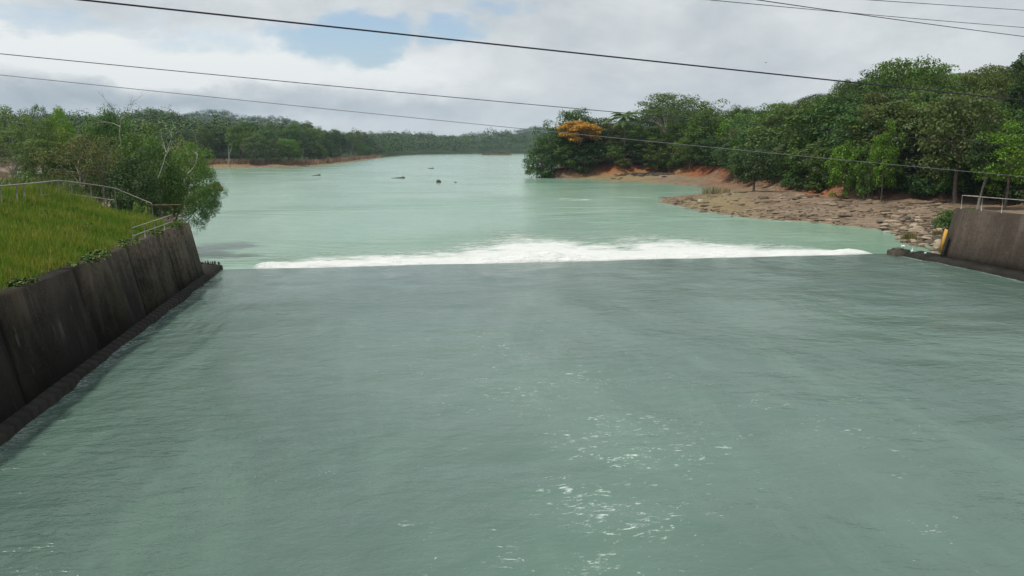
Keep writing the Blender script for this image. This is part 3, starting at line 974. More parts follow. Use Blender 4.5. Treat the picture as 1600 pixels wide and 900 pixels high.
reg('shoretree', 7, 7.5, *make_broad(7, 7.5, 46, 120, 0.36, 197, zlo=-0.8, crown_lo=0.16, trunk_r=.03))
# finer kinds for the near left bank (45-70 m)
for i in range(3):
    reg('near_broad%d' % i, 9, 7, *make_broad(9, 7, 64, 190, 0.23, 210 + i, zlo=-0.7, crown_lo=0.15, trunk_r=.016))
for i in range(2):
    reg('near_umbrella%d' % i, 9, 9, *make_umbrella_tree(9, 9, 50, 110, 0.22, 220 + i, trunk_r=.011, layers=3, open_=0.8), bark='pale_bark')
for i in range(2):
    reg('near_sparse%d' % i, 9, 5.5, *make_broad(9, 5.5, 46, 60, 0.22, 230 + i, zlo=-0.6, crown_lo=0.25, trunk_r=.012), bark='pale_bark')
for i in range(2):
    reg('near_bush%d' % i, 2.4, 3.2, *make_bush(2.4, 3.2, 30, 130, 0.17, 240 + i))


def plant(kind, name, label, cat, x, y, z, h, w, tint, group=None, rot=None, tilt=0.0):
    pr = PROTO[kind]
    t = thing(name, label, cat, (x, y, z), group)
    t.scale = (w / pr['w'], w / pr['w'], h / pr['h'])
    t.rotation_euler = (0, tilt, RNG.uniform(0, 6.28) if rot is None else rot)
    if pr['trunk']:
        o = link('trunk', pr['trunk'], t)
    if pr['crown']:
        o = link('crown', pr['crown'], t)
        o.color = (tint[0], tint[1], tint[2], 1)
    return t


def plant_px(kind, name, label, cat, px, d, top_py, wpx, tint, group=None, rot=None, sink=0.1, base_z=None, tilt=0.0):
    tp = PD(px, top_py, d)
    z0 = (gz(tp[0], tp[1]) if base_z is None else base_z) - sink
    return plant(kind, name, label, cat, tp[0], tp[1], z0, max(0.8, tp[2] - z0), wpx / F * d, tint, group, rot, tilt)


DARK, MID, OLIVE, LIME, GREY, BLUE = (0.030, 0.061, 0.013), (0.060, 0.112, 0.016), (0.072, 0.098, 0.022), (0.088, 0.170, 0.014), (0.074, 0.112, 0.038), (0.042, 0.090, 0.022)
TINTS = {'dark green': DARK, 'mid green': MID, 'olive': OLIVE, 'lime green': LIME, 'grey green': GREY, 'deep green': BLUE}


def vary(c_, a=0.30):
    k_ = 1 + RNG.uniform(-a, a)
    return tuple(v_ * k_ * (1 + RNG.uniform(-.08, .08)) for v_ in c_)


# ---- special trees of the right bank
plant_px('blossom', 'flowering_tree', 'orange flowering tree among the green at the forest point', 'tree', 904, 207.5, 186, 66, (1, 1, 1))
plant_px('palm', 'palm_tree', 'slim palm with drooping fronds in front of the wooded bank', 'palm', 977, 206, 182, 50, (0.07, 0.125, 0.04))
plant_px('umbrella0', 'rainforest_tree', 'wide flat crowned tree rising above the forest behind the palm', 'tree', 1046, 208, 143, 104, GREY)
plant_px('umbrella1', 'rainforest_tree', 'largest spreading crown on the hilltop with pale forked limbs', 'tree', 1428, 122, 84, 132, MID)
plant_px('umbrella2', 'rainforest_tree', 'olive brown spreading crown on the hilltop beside the tallest trees', 'tree', 1552, 112, 96, 104, OLIVE)
plant_px('tall0', 'rainforest_tree', 'dark tall tree crown cut by the edge of the view', 'tree', 1612, 100, 84, 60, DARK)
plant_px('umbrella0', 'rainforest_tree', 'small airy crown poking up left of the hilltop giant', 'tree', 1320, 128, 121, 46, GREY)
plant_px('umbrella2', 'rainforest_tree', 'small dark round crown on the low part of the ridge line', 'tree', 1157, 190, 166, 30, DARK)
plant_px('shoretree', 'shore_tree', 'lone dense dark tree standing on the bare rock shore', 'tree', 1180, 118, 232, 76, (0.036, 0.068, 0.02))
plant_px('tall0', 'rainforest_tree', 'slender dark tree with bare grey trunk behind the brown wall railing', 'tree', 1540, 83, 212, 50, DARK)
plant_px('broad3', 'rainforest_tree', 'big pale leaved tree with huge rounded crown above the brown wall', 'tree', 1513, 91, 130, 124, (0.072, 0.100, 0.030))
plant_px('broad1', 'rainforest_tree', 'bright lime green tree at the edge of the view above the brown wall', 'tree', 1583, 82, 192, 78, LIME)
plant_px('broad2', 'rainforest_tree', 'bright yellow green crown halfway up the slope left of the pale tree', 'tree', 1386, 98, 196, 44, LIME)
plant_px('skirt1', 'rainforest_tree', 'bright green rounded tree at the shore above the dark gully', 'tree', 1322, 103, 226, 52, LIME)
plant_px('skirt2', 'rainforest_tree', 'small light green tree left of the lime crowned one halfway up', 'tree', 1362, 100, 222, 40, (0.062, 0.12, 0.02))

plant_px('broad0', 'rainforest_tree', 'green crown on the ridge where it dips right of the flat crown', 'tree', 1108, 192, 167, 70, MID)
plant_px('broad3', 'rainforest_tree', 'green crown rising right above the orange flowering tree', 'tree', 897, 214, 164, 58, (0.05, 0.10, 0.02))
plant_px('broad2', 'rainforest_tree', 'outermost green tree of the forest point over the water', 'tree', 862, 210, 192, 50, (0.046, 0.095, 0.02))
plant_px('skirt0', 'rainforest_tree', 'low leafy tree hanging over the river at the forest point', 'tree', 848, 206, 222, 44, (0.05, 0.10, 0.022))
for px_, d_, top_, w_, tn_, lb_ in [(884, 207, 224, 44, MID, 'low leafy tree right under the orange flowering tree'), (922, 208, 220, 52, BLUE, 'deep green low tree between the orange tree and the palm'),
                                    (955, 207, 226, 46, MID, 'mid green low tree just left of the palm trunk'), (998, 206, 222, 50, DARK, 'dark low tree just right of the palm trunk'),
                                    (838, 210, 232, 40, BLUE, 'leafy tree overhanging the river at the outermost tip of the point'), (1022, 205, 214, 56, OLIVE, 'olive tree left of the red clay scar at the beach')]:
    plant_px('skirt%d' % (int(px_) % 3), 'rainforest_tree', lb_, 'tree', px_, d_, top_, w_, tn_)
# ---- the rest of the wooded right bank, row by row
used = [(float(o.location.x), float(o.location.y)) for o in COL.objects if o.name.startswith(('rainforest', 'shore_tree', 'flowering', 'palm'))]
cand = []
for row, (t0, t1, n_) in enumerate([(0.3, 3.4, 900), (3, 11, 600), (13, 26, 700), (29, 45, 800), (48, 66, 500)]):
    pts = []
    for _ in range(n_ * 4):
        px = RNG.uniform(826, 1665)
        d_ = RNG.uniform(74, 262)
        x, y = (px - 800) / F * d_, d_
        pts.append((x, y))
    pts = np.array(pts)
    f_ = sdist(FOREST, pts[:, 0], pts[:, 1])
    ok = (f_ > t0) & (f_ < t1) & (pts[:, 1] < 255)
    pts, f_ = pts[ok], f_[ok]
    gap = [3.4, 4.9, 6.2, 7.2, 8.8][row]
    kept = []
    for (x, y), ff in zip(pts, f_):
        if all((x - a) ** 2 + (y - b) ** 2 > gap * gap for a, b in kept) and all((x - a) ** 2 + (y - b) ** 2 > 7 for a, b in used):
            kept.append((x, y))
            cand.append((row, x, y, ff))


def landmark(px):
    for lim, s_ in [(872, 'by the river point'), (940, 'near the orange tree'), (1010, 'near the palm'), (1090, 'above the clay scar'), (1150, 'right of clay scar'), (1215, 'behind the shore tree'),
                    (1300, 'above the gully'), (1400, 'above the rock shelf'), (1500, 'left of pale tree'), (2000, 'above the brown wall')]:
        if px < lim:
            return s_


ROWN = ['at the foot', 'low down', 'halfway up', 'high up', 'on the crest']
recs = []
for row, x, y, ff in cand:
    z0 = gz(x, y)
    zl = float(zlimit(x, y))
    px = float(px_of(x, y, z0 + 6))
    if row == 0:
        kind = RNG.choice(['skirt0', 'skirt1', 'skirt2', 'broad0', 'bush1', 'bush2'], p=[.24, .24, .22, .06, .12, .12])
        h = RNG.uniform(5.5, 9.0) if kind[0] != 'b' else (RNG.uniform(8, 11) if kind == 'broad0' else RNG.uniform(2.5, 3.8))
    elif row == 1:
        kind = RNG.choice(['broad0', 'broad1', 'broad2', 'broad3', 'skirt0', 'skirt1', 'skirt2'], p=[.16, .16, .16, .16, .12, .12, .12])
        h = RNG.uniform(8, 12.5)
    else:
        kind = RNG.choice(['broad0', 'broad1', 'broad2', 'broad3', 'tall0', 'tall1', 'umbrella0', 'umbrella1', 'umbrella2'], p=[.17, .17, .17, .17, .08, .06, .06, .06, .06])
        h = RNG.uniform(9, 13.5)
    lim = zl - z0 + RNG.uniform(-2.2, 0.3)
    if row >= 3:
        h = lim
    h = float(np.clip(min(h, lim), 2.2, 17))
    pr = PROTO[kind]
    w = pr['w'] * (h / pr['h']) ** 0.6 * RNG.uniform(0.95, 1.4)
    w = min(w, 13)
    cn = RNG.choice(['dark green', 'mid green', 'olive', 'lime green', 'grey green', 'deep green'], p=[.30, .26, .11, .07, .12, .14])
    noun = {'s': 'bushy tree', 'b': 'round tree', 't': 'tall tree', 'u': 'spreading tree'}[kind[0]]
    nm = 'rainforest_tree'
    if kind.startswith('bush'):
        noun, nm = 'bush', 'shore_bush'
    if row == 0 and cn == 'lime green':
        cn = 'mid green'
    if row == 0 and px < 1300 and not kind.startswith('bush'):
        h, w = h * .85, w * .85
    recs.append([row, x, y, z0, h, w, kind, cn, noun, nm, px])
for px_ in np.linspace(1222, 1650, 22):
    for d_ in np.arange(70, 140, .5):
        x, y = (px_ - 800) / F * d_ + RNG.uniform(-.3, .3), d_
        ff = float(sdist(FOREST, np.array([x]), np.array([y]))[0])
        if ff > 0.2:
            y += RNG.uniform(0, 2.5)
            z0 = gz(x, y)
            recs.append([0, x, y, z0, RNG.uniform(1.8, 3.6), RNG.uniform(3.2, 5.2), 'bush%d' % RNG.integers(0, 3), RNG.choice(['dark green', 'mid green', 'deep green', 'olive']), 'low bush', 'shore_bush', float(px_of(x, y, z0 + 1))])
            break
SKIP_R = set()
recs = [r for i, r in enumerate(recs) if i not in SKIP_R]


def ordinals(labels_px, place='from the left'):
    """adds a place to labels that several things would share"""
    by = {}
    for i, (l, px) in enumerate(labels_px):
        by.setdefault(l, []).append((px, i))
    out = [None] * len(labels_px)
    words_ = ['leftmost', 'second from left', 'third from left', 'fourth from left', 'fifth from left', 'sixth from left', 'seventh from left', 'eighth from left', 'ninth from left', 'tenth from left']
    nums = ['', '', 'two', 'three', 'four', 'five', 'six', 'seven', 'eight', 'nine', 'ten']
    for l, v_ in by.items():
        v_.sort()
        for j, (px, i) in enumerate(v_):
            if len(v_) == 1:
                out[i] = l
            elif len(v_) <= 10:
                out[i] = '%s, %s' % (l, ('rightmost' if j == len(v_) - 1 else words_[j]) + ' of ' + nums[len(v_)])
            else:
                out[i] = l
    return out


lab = ordinals([('%s %s %s %s' % (r[7], r[8], ROWN[r[0]], landmark(r[10])), r[10]) for r in recs])
for r, l in zip(recs, lab):
    plant(r[6], r[9], l, 'bush' if r[9] == 'shore_bush' else 'tree', r[1], r[2], r[3] - .15, r[4], r[5], vary(TINTS[r[7]]), 'trees of the wooded right bank')

# ---- near trees of the left bank
NL = 'trees beyond the railing on the left bank'
for kind, nm, label, px, d, top, w, c_ in [
    ('near_umbrella0', 'bank_tree', 'tall thin tree with pale limbs and layered crown at the left edge', 14, 66, 161, 92, (0.060, 0.095, 0.03)),
    ('near_umbrella1', 'bank_tree', 'slender tree with small tufted crown right of the leftmost tree', 58, 64, 156, 46, (0.058, 0.090, 0.035)),
    ('near_umbrella1', 'bank_tree', 'lower thin trunked tree at the left edge above the tall grass', 10, 57, 196, 110, (0.055, 0.085, 0.028)),
    ('near_broad2', 'bank_tree', 'bright yellow green dome of leaves behind the olive tree', 92, 74, 174, 56, (0.075, 0.135, 0.012)),
    ('near_broad0', 'bank_tree', 'tallest green tree of the left bank left of the dead branches', 163, 68, 161, 82, (0.040, 0.082, 0.022)),
    ('near_sparse0', 'bank_tree', 'olive brown loose leaved tree behind the railing corner', 122, 52, 204, 98, (0.066, 0.066, 0.028)),
    ('near_sparse1', 'bank_tree', 'thin leaved olive tree with grey trunk behind the sloping railing', 160, 51, 206, 70, (0.058, 0.070, 0.026)),
    ('near_broad1', 'bank_tree', 'dense mid green tree under the dead branches', 215, 58, 200, 90, (0.046, 0.082, 0.02)),
    ('near_broad0', 'bank_tree', 'dark green tree leaning over the river at the left bank', 246, 56, 210, 84, (0.042, 0.078, 0.02)),
    ('near_sparse0', 'bank_tree', 'thin yellowish tree between the dark leaning tree and the river', 284, 62, 212, 60, (0.085, 0.105, 0.03)),
    ('near_broad1', 'bank_tree', 'low dark tree filling the shade behind the sloping railing', 205, 51, 238, 84, (0.024, 0.046, 0.015)),
    ('near_broad1', 'bank_tree', 'green tree between the slender tree and the lime dome', 62, 62, 196, 70, (0.040, 0.070, 0.022)),
    ('near_broad0', 'bank_tree', 'dark tree filling the gap behind the olive brown tree', 128, 62, 200, 80, (0.032, 0.060, 0.02)),
]:
    plant_px(kind, nm, label, 'tree', px, d, top, w, tuple(1.6 * q_ for q_ in c_), NL)
for label, px, d, top, w, c_, tl in [('light green tree reaching farthest over the water', 262, 60, 222, 78, (0.10, 0.175, 0.04), .40),
                                 ('low leafy tree leaning over the water just past the wall end', 263, 55, 256, 50, (0.06, 0.12, 0.03), .85)]:
    plant_px('near_broad2', 'leaning_tree', label, 'tree', px, d, top, w, c_, NL, rot=0.0, base_z=1.3, sink=0, tilt=tl)
for kind, label, px, d, top, w, c_ in [
    ('near_bush0', 'leafy light green bush against the sloping railing', 216, 47.5, 302, 52, (0.062, 0.10, 0.022)),
    ('near_bush1', 'dark ragged bush at the foot of the leaning trees', 186, 49, 276, 64, (0.026, 0.046, 0.016)),
    ('near_bush1', 'green bush beyond the railing corner under the olive tree', 104, 48, 268, 70, (0.042, 0.066, 0.02)),
    ('near_bush0', 'dark bush behind the crest railing at the left edge', 30, 50, 262, 90, (0.05, 0.082, 0.022)),
    ('near_bush1', 'dull brown green bush beside the wall end railing', 244, 47, 322, 40, (0.046, 0.052, 0.024)),
]:
    plant_px(kind, 'bank_bush', label, 'bush', px, d, top, w, tuple(1.8 * q_ for q_ in c_), 'bushes on the left bank', base_z=None)
# bare branches
for label, px, d, top, base, seed, lean, h in [
    ('bleached dead tree with bare branches above the left bank crowns', 190, 60, 163, 232, 5, (.12, 0), 4.6),
    ('bare grey branch curling out of the leaning tree above the water', 246, 52, 232, 268, 11, (.5, 0), 3.2),
    ('bare twisted branches among the leaves nearest the river', 292, 54, 228, 262, 17, (.9, 0), 3.2)]:
    b = PD(px, base, d)
    t = thing('dead_tree', label, 'dead tree', b, 'dead branches of the left bank')
    g = make_snag(h, seed, 0.55, lean)
    link('bare_branches', g.mesh('bare_branches', M['dead_wood'], True), t)

# ---- far left bank: front rows as trees of their own
recs2 = []
shore = [p2(300, 263), p2(340, 262), p2(400, 261.5), p2(450, 261.5), p2(490, 259.5), p2(520, 256.5), p2(545, 253.5), p2(575, 249.5), p2(602, 246)]
sh_ = np.array(shore)
used2 = []
for row, (t0, t1, n_, gap) in enumerate([(8, 14, 700, 6.5), (15, 27, 700, 9), (30, 50, 600, 12)]):
    for _ in range(n_):
        px = RNG.uniform(300, 606)
        d_ = RNG.uniform(285, 720)
        x, y = (px - 800) / F * d_, d_
        f_ = -float(sdist(RIVER, np.array([x]), np.array([y]))[0])
        if not (t0 < f_ < t1) or any((x - a) ** 2 + (y - b) ** 2 < gap * gap for a, b in used2):
            continue
        used2.append((x, y))
        lim = np.interp(px, [300, 330, 360, 400, 440, 470, 490, 510, 540, 580, 620], [200, 196, 193, 186, 195, 186, 194, 201, 204, 207, 209])
        zt = PD(px, lim, y)[2]
        z0 = gz(x, y)
        h = zt - z0 - RNG.uniform(0, 3) if row else RNG.uniform(9, 14)
        h = float(np.clip(h, 6, 26))
        kind = RNG.choice(['skirt0', 'skirt1', 'skirt2']) if row == 0 and RNG.random() < .8 else RNG.choice(['broad0', 'broad1', 'broad2', 'broad3', 'tall0'])
        if kind.startswith('skirt'):
            h = min(h, RNG.uniform(6, 10))
        w = PROTO[kind]['w'] * (h / PROTO[kind]['h']) ** .7 * RNG.uniform(.9, 1.2)
        cn = RNG.choice(['dark green', 'mid green', 'olive', 'grey green', 'deep green'], p=[.3, .25, .12, .15, .18])
        recs2.append([row, x, y, z0, h, w, kind, cn, px])


def landmark2(px):
    for lim, s_ in [(350, 'left of bare trunk'), (420, 'right of bare trunk'), (480, 'behind mud bank'), (545, 'where mud bank ends'), (700, 'at far bank tip')]:
        if px < lim:
            return s_


lab = ordinals([('%s %s %s %s' % (r[7], 'bushy tree' if r[6][0] == 's' else 'tree', ['at the waterline', 'behind the waterline', 'deep in the wood'][r[0]], landmark2(r[8])), r[8]) for r in recs2])
for r, l in zip(recs2, lab):
    plant(r[6], 'far_bank_tree', l, 'tree', r[1], r[2], r[3] - .2, r[4], r[5], vary(TINTS[r[7]]), 'trees of the far left bank')
b = PD(358, 247, 310)
t = thing('bare_trunk', 'pale bare trunk standing alone at the far mud bank', 'tree trunk', (b[0], b[1], gz(b[0], b[1]) - .2))
g = Geo()
g.tube([(0, 0, 0), (-.1, 0, 3), (0.05, 0, 6.5), (-.1, 0, 10)], [.30, .27, .23, .15], 8)
g.tube([(0.05, 0, 6.5), (.9, .2, 8.2), (1.3, .3, 9.6)], [.14, .1, .05], 6)
link('trunk', g.mesh('trunk', M['pale_bark'], True), t)

# ---- the endless wood behind: one mass
k = NT('far_foliage')
tint = k.n('Attribute', attribute_name='tint').outputs['Color']
rnd = k.n('NewGeometry').outputs['Random Per Island']
br = k.ramp(rnd, 0, 1, 0.6, 1.5, False)
cc = k.vm('MULTIPLY', tint, k.n('CombineXYZ', {0: br, 1: br, 2: br}).outputs[0])
far_leaf = k.out(k.bsdf(cc, 0.7, 0.15))
rng = np.random.default_rng(99)
NF_ = 17000
azp = rng.uniform(-120, 960, NF_)
dd = np.exp(rng.uniform(math.log(330), math.log(2300), NF_))
fx, fy = (azp - 800) / F * dd, dd
fsd = -sdist(RIVER, fx, fy)
ffd = sdist(FOREST, fx, fy)
near_ok = np.where((fx < 0) & (fy < 720) & (azp > 300), fsd > 40, fsd > 2.0)
ok = near_ok & (ffd < 0) & ~((azp > 835) & (dd < 500)) & ~((dd < 300) & (azp > 0))
fx, fy, dd = fx[ok], fy[ok], dd[ok]
fz = terrain(fx, fy)
# drop what a step to the side could not show either: keep the crowns that rise near the line of sight of the nearer ground
g = Geo()
cols = []
for x, y, z, d_ in zip(fx, fy, fz, dd):
    r = rng.uniform(3.0, 7.6) * (1 if d_ < 900 else 1.35)
    h = rng.uniform(7.5, 15) + (rng.uniform(2, 6) if rng.random() < .08 else 0)
    k_ = 130 if d_ < 800 else 60
    v_ = rng.normal(size=(k_, 3))
    v_ /= np.linalg.norm(v_, axis=1)[:, None]
    v_[:, 2] = np.abs(v_[:, 2]) * 1.1 - 0.25 * rng.random(k_)
    pos = np.array([x, y, z + h * .55]) + v_ * np.array([r, r, h * .5]) * rng.uniform(.75, 1.05, (k_, 1))
    ls = (0.78 if d_ < 800 else 1.35)
    g.leaves(pos, v_ + np.array([0, 0, .4]) + rng.normal(0, .4, (k_, 3)), ls * 1.25, ls, rng)
    # skirt to the ground
    c0 = np.array([DARK, MID, OLIVE, GREY, BLUE][rng.integers(0, 5)]) * rng.uniform(.6, 1.5)
    cols.append(np.repeat(np.append(c0, 1)[None], k_ * 4, 0))
me = g.mesh('far_forest', far_leaf)
a = me.attributes.new('tint', 'FLOAT_COLOR', 'POINT')
a.data.foreach_set('color', np.vstack(cols).astype(np.float32).ravel())
tag(link('far_forest', me), 'distant rainforest covering the hills along the river', 'forest', kind='stuff')

# ------------------------------------------------------------------ grass of the left bank
def grass_blades(pts, hgt, wid, rng, bend=0.45):
    k_ = len(pts)
    a = rng.uniform(0, 6.283, k_)
    side = np.stack([np.cos(a), np.sin(a), np.zeros(k_)], 1)
    b = rng.uniform(0, 6.283, k_)
    lean = np.stack([np.cos(b), np.sin(b), np.zeros(k_)], 1) * (hgt * bend * rng.random(k_))[:, None]
    up = np.stack([np.zeros(k_), np.zeros(k_), hgt], 1)
    w_ = side * wid[:, None]
    base0, base1 = pts - w_, pts + w_
    m_ = pts + up * .6 + lean * .4
    tip = pts + up + lean
    v_ = np.stack([base0, base1, m_ + w_ * .7, m_ - w_ * .7, tip], 1).reshape(-1, 3)
    i = np.arange(k_) * 5
    return v_, np.stack([i, i + 1, i + 2, i + 3], 1), np.stack([i + 3, i + 2, i + 4], 1)


k = NT('grass_blade')
p = k.pos()
rnd = k.n('NewGeometry').outputs['Random Per Island']
pat = k.noise(p, 0.45, 5, 0.65)
c = k.mix(k.ramp(pat, 0.36, 0.64), (0.100, 0.195, 0.018), (0.185, 0.240, 0.034))
c = k.mix(k.ramp(k.noise(p, 0.23, 3, 0.5), 0.55, 0.68, 0, .8), c, (0.085, 0.19, 0.018))
c = k.mix(k.ramp(k.m('ADD', rnd, k.m('MULTIPLY', k.m('SUBTRACT', k.noise(p, 0.9, 4, .6), .5), .9)), 0.80, 0.98, 0, 0.75), c, (0.30, 0.24, 0.09))
br = k.ramp(rnd, 0, 1, 0.65, 1.35, False)
c = k.vm('MULTIPLY', c, k.n('CombineXYZ', {0: br, 1: br, 2: br}).outputs[0])
blade_mat = k.out(k.n('MixShader', {0: 0.35, 1: k.bsdf(c, 0.5, 0.3), 2: k.n('BsdfTranslucent', {'Color': k.mix(1.0, c, (1.3, 1.3, .5), 'MULTIPLY')}).outputs[0]}).outputs[0])
k_ = 150000
s_ = -4.1 - 36 * rng.random(k_) ** 1.0
n_ = -1.2 - 9.6 * rng.random(k_)
x, y = O[0] + D[0] * s_ + N[0] * n_, O[1] + D[1] * s_ + N[1] * n_
keep = (fbm(x, y, 0.6, 81) > 0.36) | (rng.random(k_) < .35)
x, y, s_, n_ = x[keep], y[keep], s_[keep], n_[keep]
z = terrain(x, y)
hh = rng.uniform(.16, .42, len(x)) * (0.65 + 0.8 * fbm(x, y, 0.35, 83)) * (0.55 + 0.45 * sstep(-1.3, -2.6, n_))
hh = hh * (1 + 0.7 * sstep(0.6, .75, fbm(x, y, 0.22, 87)))
hh = hh * np.where((n_ > -1.9) & (fbm(x, y, 0.8, 93) > .55), 1.9, 1.0)
g = Geo()
v_, q_, t_ = grass_blades(np.stack([x, y, z - .02], 1), hh, rng.uniform(.008, .018, len(x)), rng)
g.add(v_, q_, t_)
tag(link('grass', g.mesh('grass', blade_mat)), 'bright green grass covering the bank behind the dark wall', 'grass', kind='stuff')
# mixed weeds among the grass and spilling over the wall edge
g = Geo()
for _ in range(420):
    edge = rng.random() < .55
    s_ = rng.uniform(-40, -5)
    n_ = rng.uniform(-1.55, -1.0) if edge else -1.4 - 8 * rng.random()
    q_ = ch(s_, n_)
    if float(fbm(np.array([q_[0]]), np.array([q_[1]]), 0.5, 95)[0]) < .47:
        continue
    zz = ZL if n_ > -1.4 else gz(q_[0], q_[1])
    r_ = rng.uniform(.12, .38)
    kk = int(50 * r_ / .25)
    d_ = rng.normal(size=(kk, 3))
    d_ /= np.linalg.norm(d_, axis=1)[:, None]
    d_[:, 2] = np.abs(d_[:, 2]) - (.35 if edge else 0)
    g.leaves(np.array([q_[0], q_[1], zz + .04]) + d_ * r_ * rng.uniform(.4, 1, (kk, 1)), d_ * .5 + np.array([0, 0, .8]), .13, .07, rng, .2)
k = NT('weed_leaf')
rnd = k.n('NewGeometry').outputs['Random Per Island']
pat = k.noise(k.pos(), 0.6, 4, .6)
c = k.mix(k.ramp(pat, .4, .6), (.04, .09, .016), (.085, .14, .022))
c = k.mix(k.ramp(rnd, .8, .95, 0, .8), c, (.20, .13, .06))
tag(link('weeds', g.mesh('weeds', k.out(k.bsdf(c, .6, .2)))), 'leafy weeds among the grass and over the dark wall edge', 'weeds', kind='stuff')
# tall cane grass beyond the railing
g = Geo()
pts = []
for _ in range(7000):
    px = rng.uniform(-40, 150)
    d_ = rng.uniform(42, 54)
    if px > 60 and rng.random() < (px - 60) / 110:
        continue
    x, y = (px - 800) / F * d_, d_
    pts.append((x, y))
pts = np.array(pts)
z = terrain(pts[:, 0], pts[:, 1])
v_, q_, t_ = grass_blades(np.column_stack([pts, z - .05]), rng.uniform(.9, 2.3, len(pts)), rng.uniform(.014, .03, len(pts)), rng, 0.6)
g.add(v_, q_, t_)
k = NT('cane_blade')
rnd = k.n('NewGeometry').outputs['Random Per Island']
c = k.mix(rnd, (0.07, 0.11, 0.02), (0.17, 0.20, 0.06))
cane_mat = k.out(k.n('MixShader', {0: 0.3, 1: k.bsdf(c, 0.5, 0.3), 2: k.n('BsdfTranslucent', {'Color': c}).outputs[0]}).outputs[0])
tag(link('cane_grass', g.mesh('cane_grass', cane_mat)), 'tall pale cane grass growing behind the crest railing', 'grass', kind='stuff')

# ------------------------------------------------------------------ rocks
def rock_mesh(name, seed, mat, flat=0.6, sub=3):
    import bmesh
    bm = bmesh.new()
    bmesh.ops.create_icosphere(bm, subdivisions=sub, radius=1.0)
    rr = np.random.default_rng(seed)
    pl = rr.normal(size=(9, 3))
    pl /= np.linalg.norm(pl, axis=1)[:, None]
    of = rr.uniform(.55, .9, 9)
    for v_ in bm.verts:
        c_ = np.array(v_.co)
        for n0, d0 in zip(pl, of):
            e_ = c_ @ n0 - d0
            if e_ > 0:
                c_ = c_ - n0 * e_ * .92
        c_ = c_ * (1 + .05 * math.sin(c_[0] * 7 + seed) * math.sin(c_[1] * 6))
        v_.co = (c_[0], c_[1], c_[2] * flat)
    me_ = bpy.data.meshes.new(name)
    bm.to_mesh(me_)
    bm.free()
    me_.materials.append(mat)
    return me_


RK = {m_: [rock_mesh('boulder', 300 + i, M[m_], [.5, .65, .45, .7][i], 2 if m_ != 'brown_rock' else 3) for i in range(4)] for m_ in ('boulder', 'dark_rock', 'pale_rock', 'brown_rock')}


def rock(label, mat, x, y, z, size, group=None, name='boulder', v_=None, rz=None):
    o = link(name, RK[mat][RNG.integers(0, 4) if v_ is None else v_], loc=(x, y, z))
    o.scale = (size[0], size[1], size[2])
    o.rotation_euler = (RNG.uniform(-.2, .2), RNG.uniform(-.2, .2), RNG.uniform(0, 6.28) if rz is None else rz)
    return tag(o, label, 'boulder', group)


p_ = P(1094, 314, .1)
rock('palest boulder on the tip of the rocky shore', 'pale_rock', *p_, (.55, .5, .5))
p_ = P(331, 296, WL + .2)
rock('large brown boulder in the river by the left bank', 'brown_rock', *p_, (2.6, 2.2, 1.7), v_=1)
p_ = P(685, 284.5, WL + .1)
rock('biggest of the rocks in mid river', 'dark_rock', *p_, (.62, .55, .95), v_=3)
p_ = P(712, 285, WL + .02)
rock('small dark rock right of the biggest rock in mid river', 'dark_rock', *p_, (.42, .35, .3), v_=1)
p_ = ch(-4.25, -2.2, 3.05)
rock('dark rounded rock behind the upright railing on the dark wall end', 'dark_rock', *p_, (.62, .45, .55), v_=3)
for label, px, py, L, seed in [('driftwood log lying in mid river', 622, 278.5, 1.7, 1), ('faint driftwood snag left of the log in mid river', 494, 274.5, 1.2, 2), ('tiny driftwood in the far middle of the river', 673, 263.5, 1.0, 3)]:
    c_ = P(px, py, WL)
    rr = np.random.default_rng(seed)
    g = Geo()
    u = np.linspace(-1, 1, 8)
    g.tube(np.stack([u * L, rr.normal(0, .08, 8), .05 + .10 * u + rr.normal(0, .03, 8)], 1), np.linspace(.12, .26, 8), 7)
    g.tube([(L * .55, 0, .1), (L * .7, .1, .5), (L * .75, .1, .62)], [.1, .07, .03], 5)
    tag(link('driftwood', g.mesh('driftwood', M['drift'], True), loc=tuple(c_)), label, 'driftwood')

# boulder heap beside the right wall
rl = []
k_ = 0
while len(rl) < 110 and k_ < 6000:
    k_ += 1
    px = 1500 - 130 * RNG.random() ** 1.3
    py = RNG.uniform(340, 392)
    c_ = P(px, py, .2)
    f_ = -float(sdist(RIVER, np.array([c_[0]]), np.array([c_[1]]))[0])
    s_, n_ = to_ch(c_[0], c_[1])
    if f_ < 0.2 or f_ > 8.5 or (n_ > 43.7 and s_ < -3.2):
        continue
    if any((c_[0] - a[0]) ** 2 + (c_[1] - a[1]) ** 2 < .45 ** 2 for a in rl):
        continue
    sz = RNG.uniform(.22, .5) * (1.25 if RNG.random() < .2 else 1)
    rl.append((c_[0], c_[1], sz, px, py))
mats = [RNG.choice(['boulder', 'dark_rock', 'pale_rock'], p=[.62, .22, .16]) for _ in rl]
desc = {'boulder': 'tan', 'dark_rock': 'dark', 'pale_rock': 'pale'}
def spot(px, py):
    a = 'near the yellow board' if px > 1462 else ('amid the rubble' if px > 1425 else 'at the rubble edge')
    b_ = 'by the water' if py > 376 else ('halfway up' if py > 358 else 'high up')
    return a + ' ' + b_
ll = ordinals([('%s %s boulder %s' % ('big' if sz > .45 else 'small', desc[m_], spot(px, py)), px) for (x, y, sz, px, py), m_ in zip(rl, mats)])
for (x, y, sz, px, py), m_, l in zip(rl, mats, ll):
    rock(l, m_, x, y, gz(x, y) + sz * .12, (sz * RNG.uniform(.9, 1.5), sz * RNG.uniform(.8, 1.2), sz * RNG.uniform(.7, 1.0)), 'boulders heaped beside the right wall')

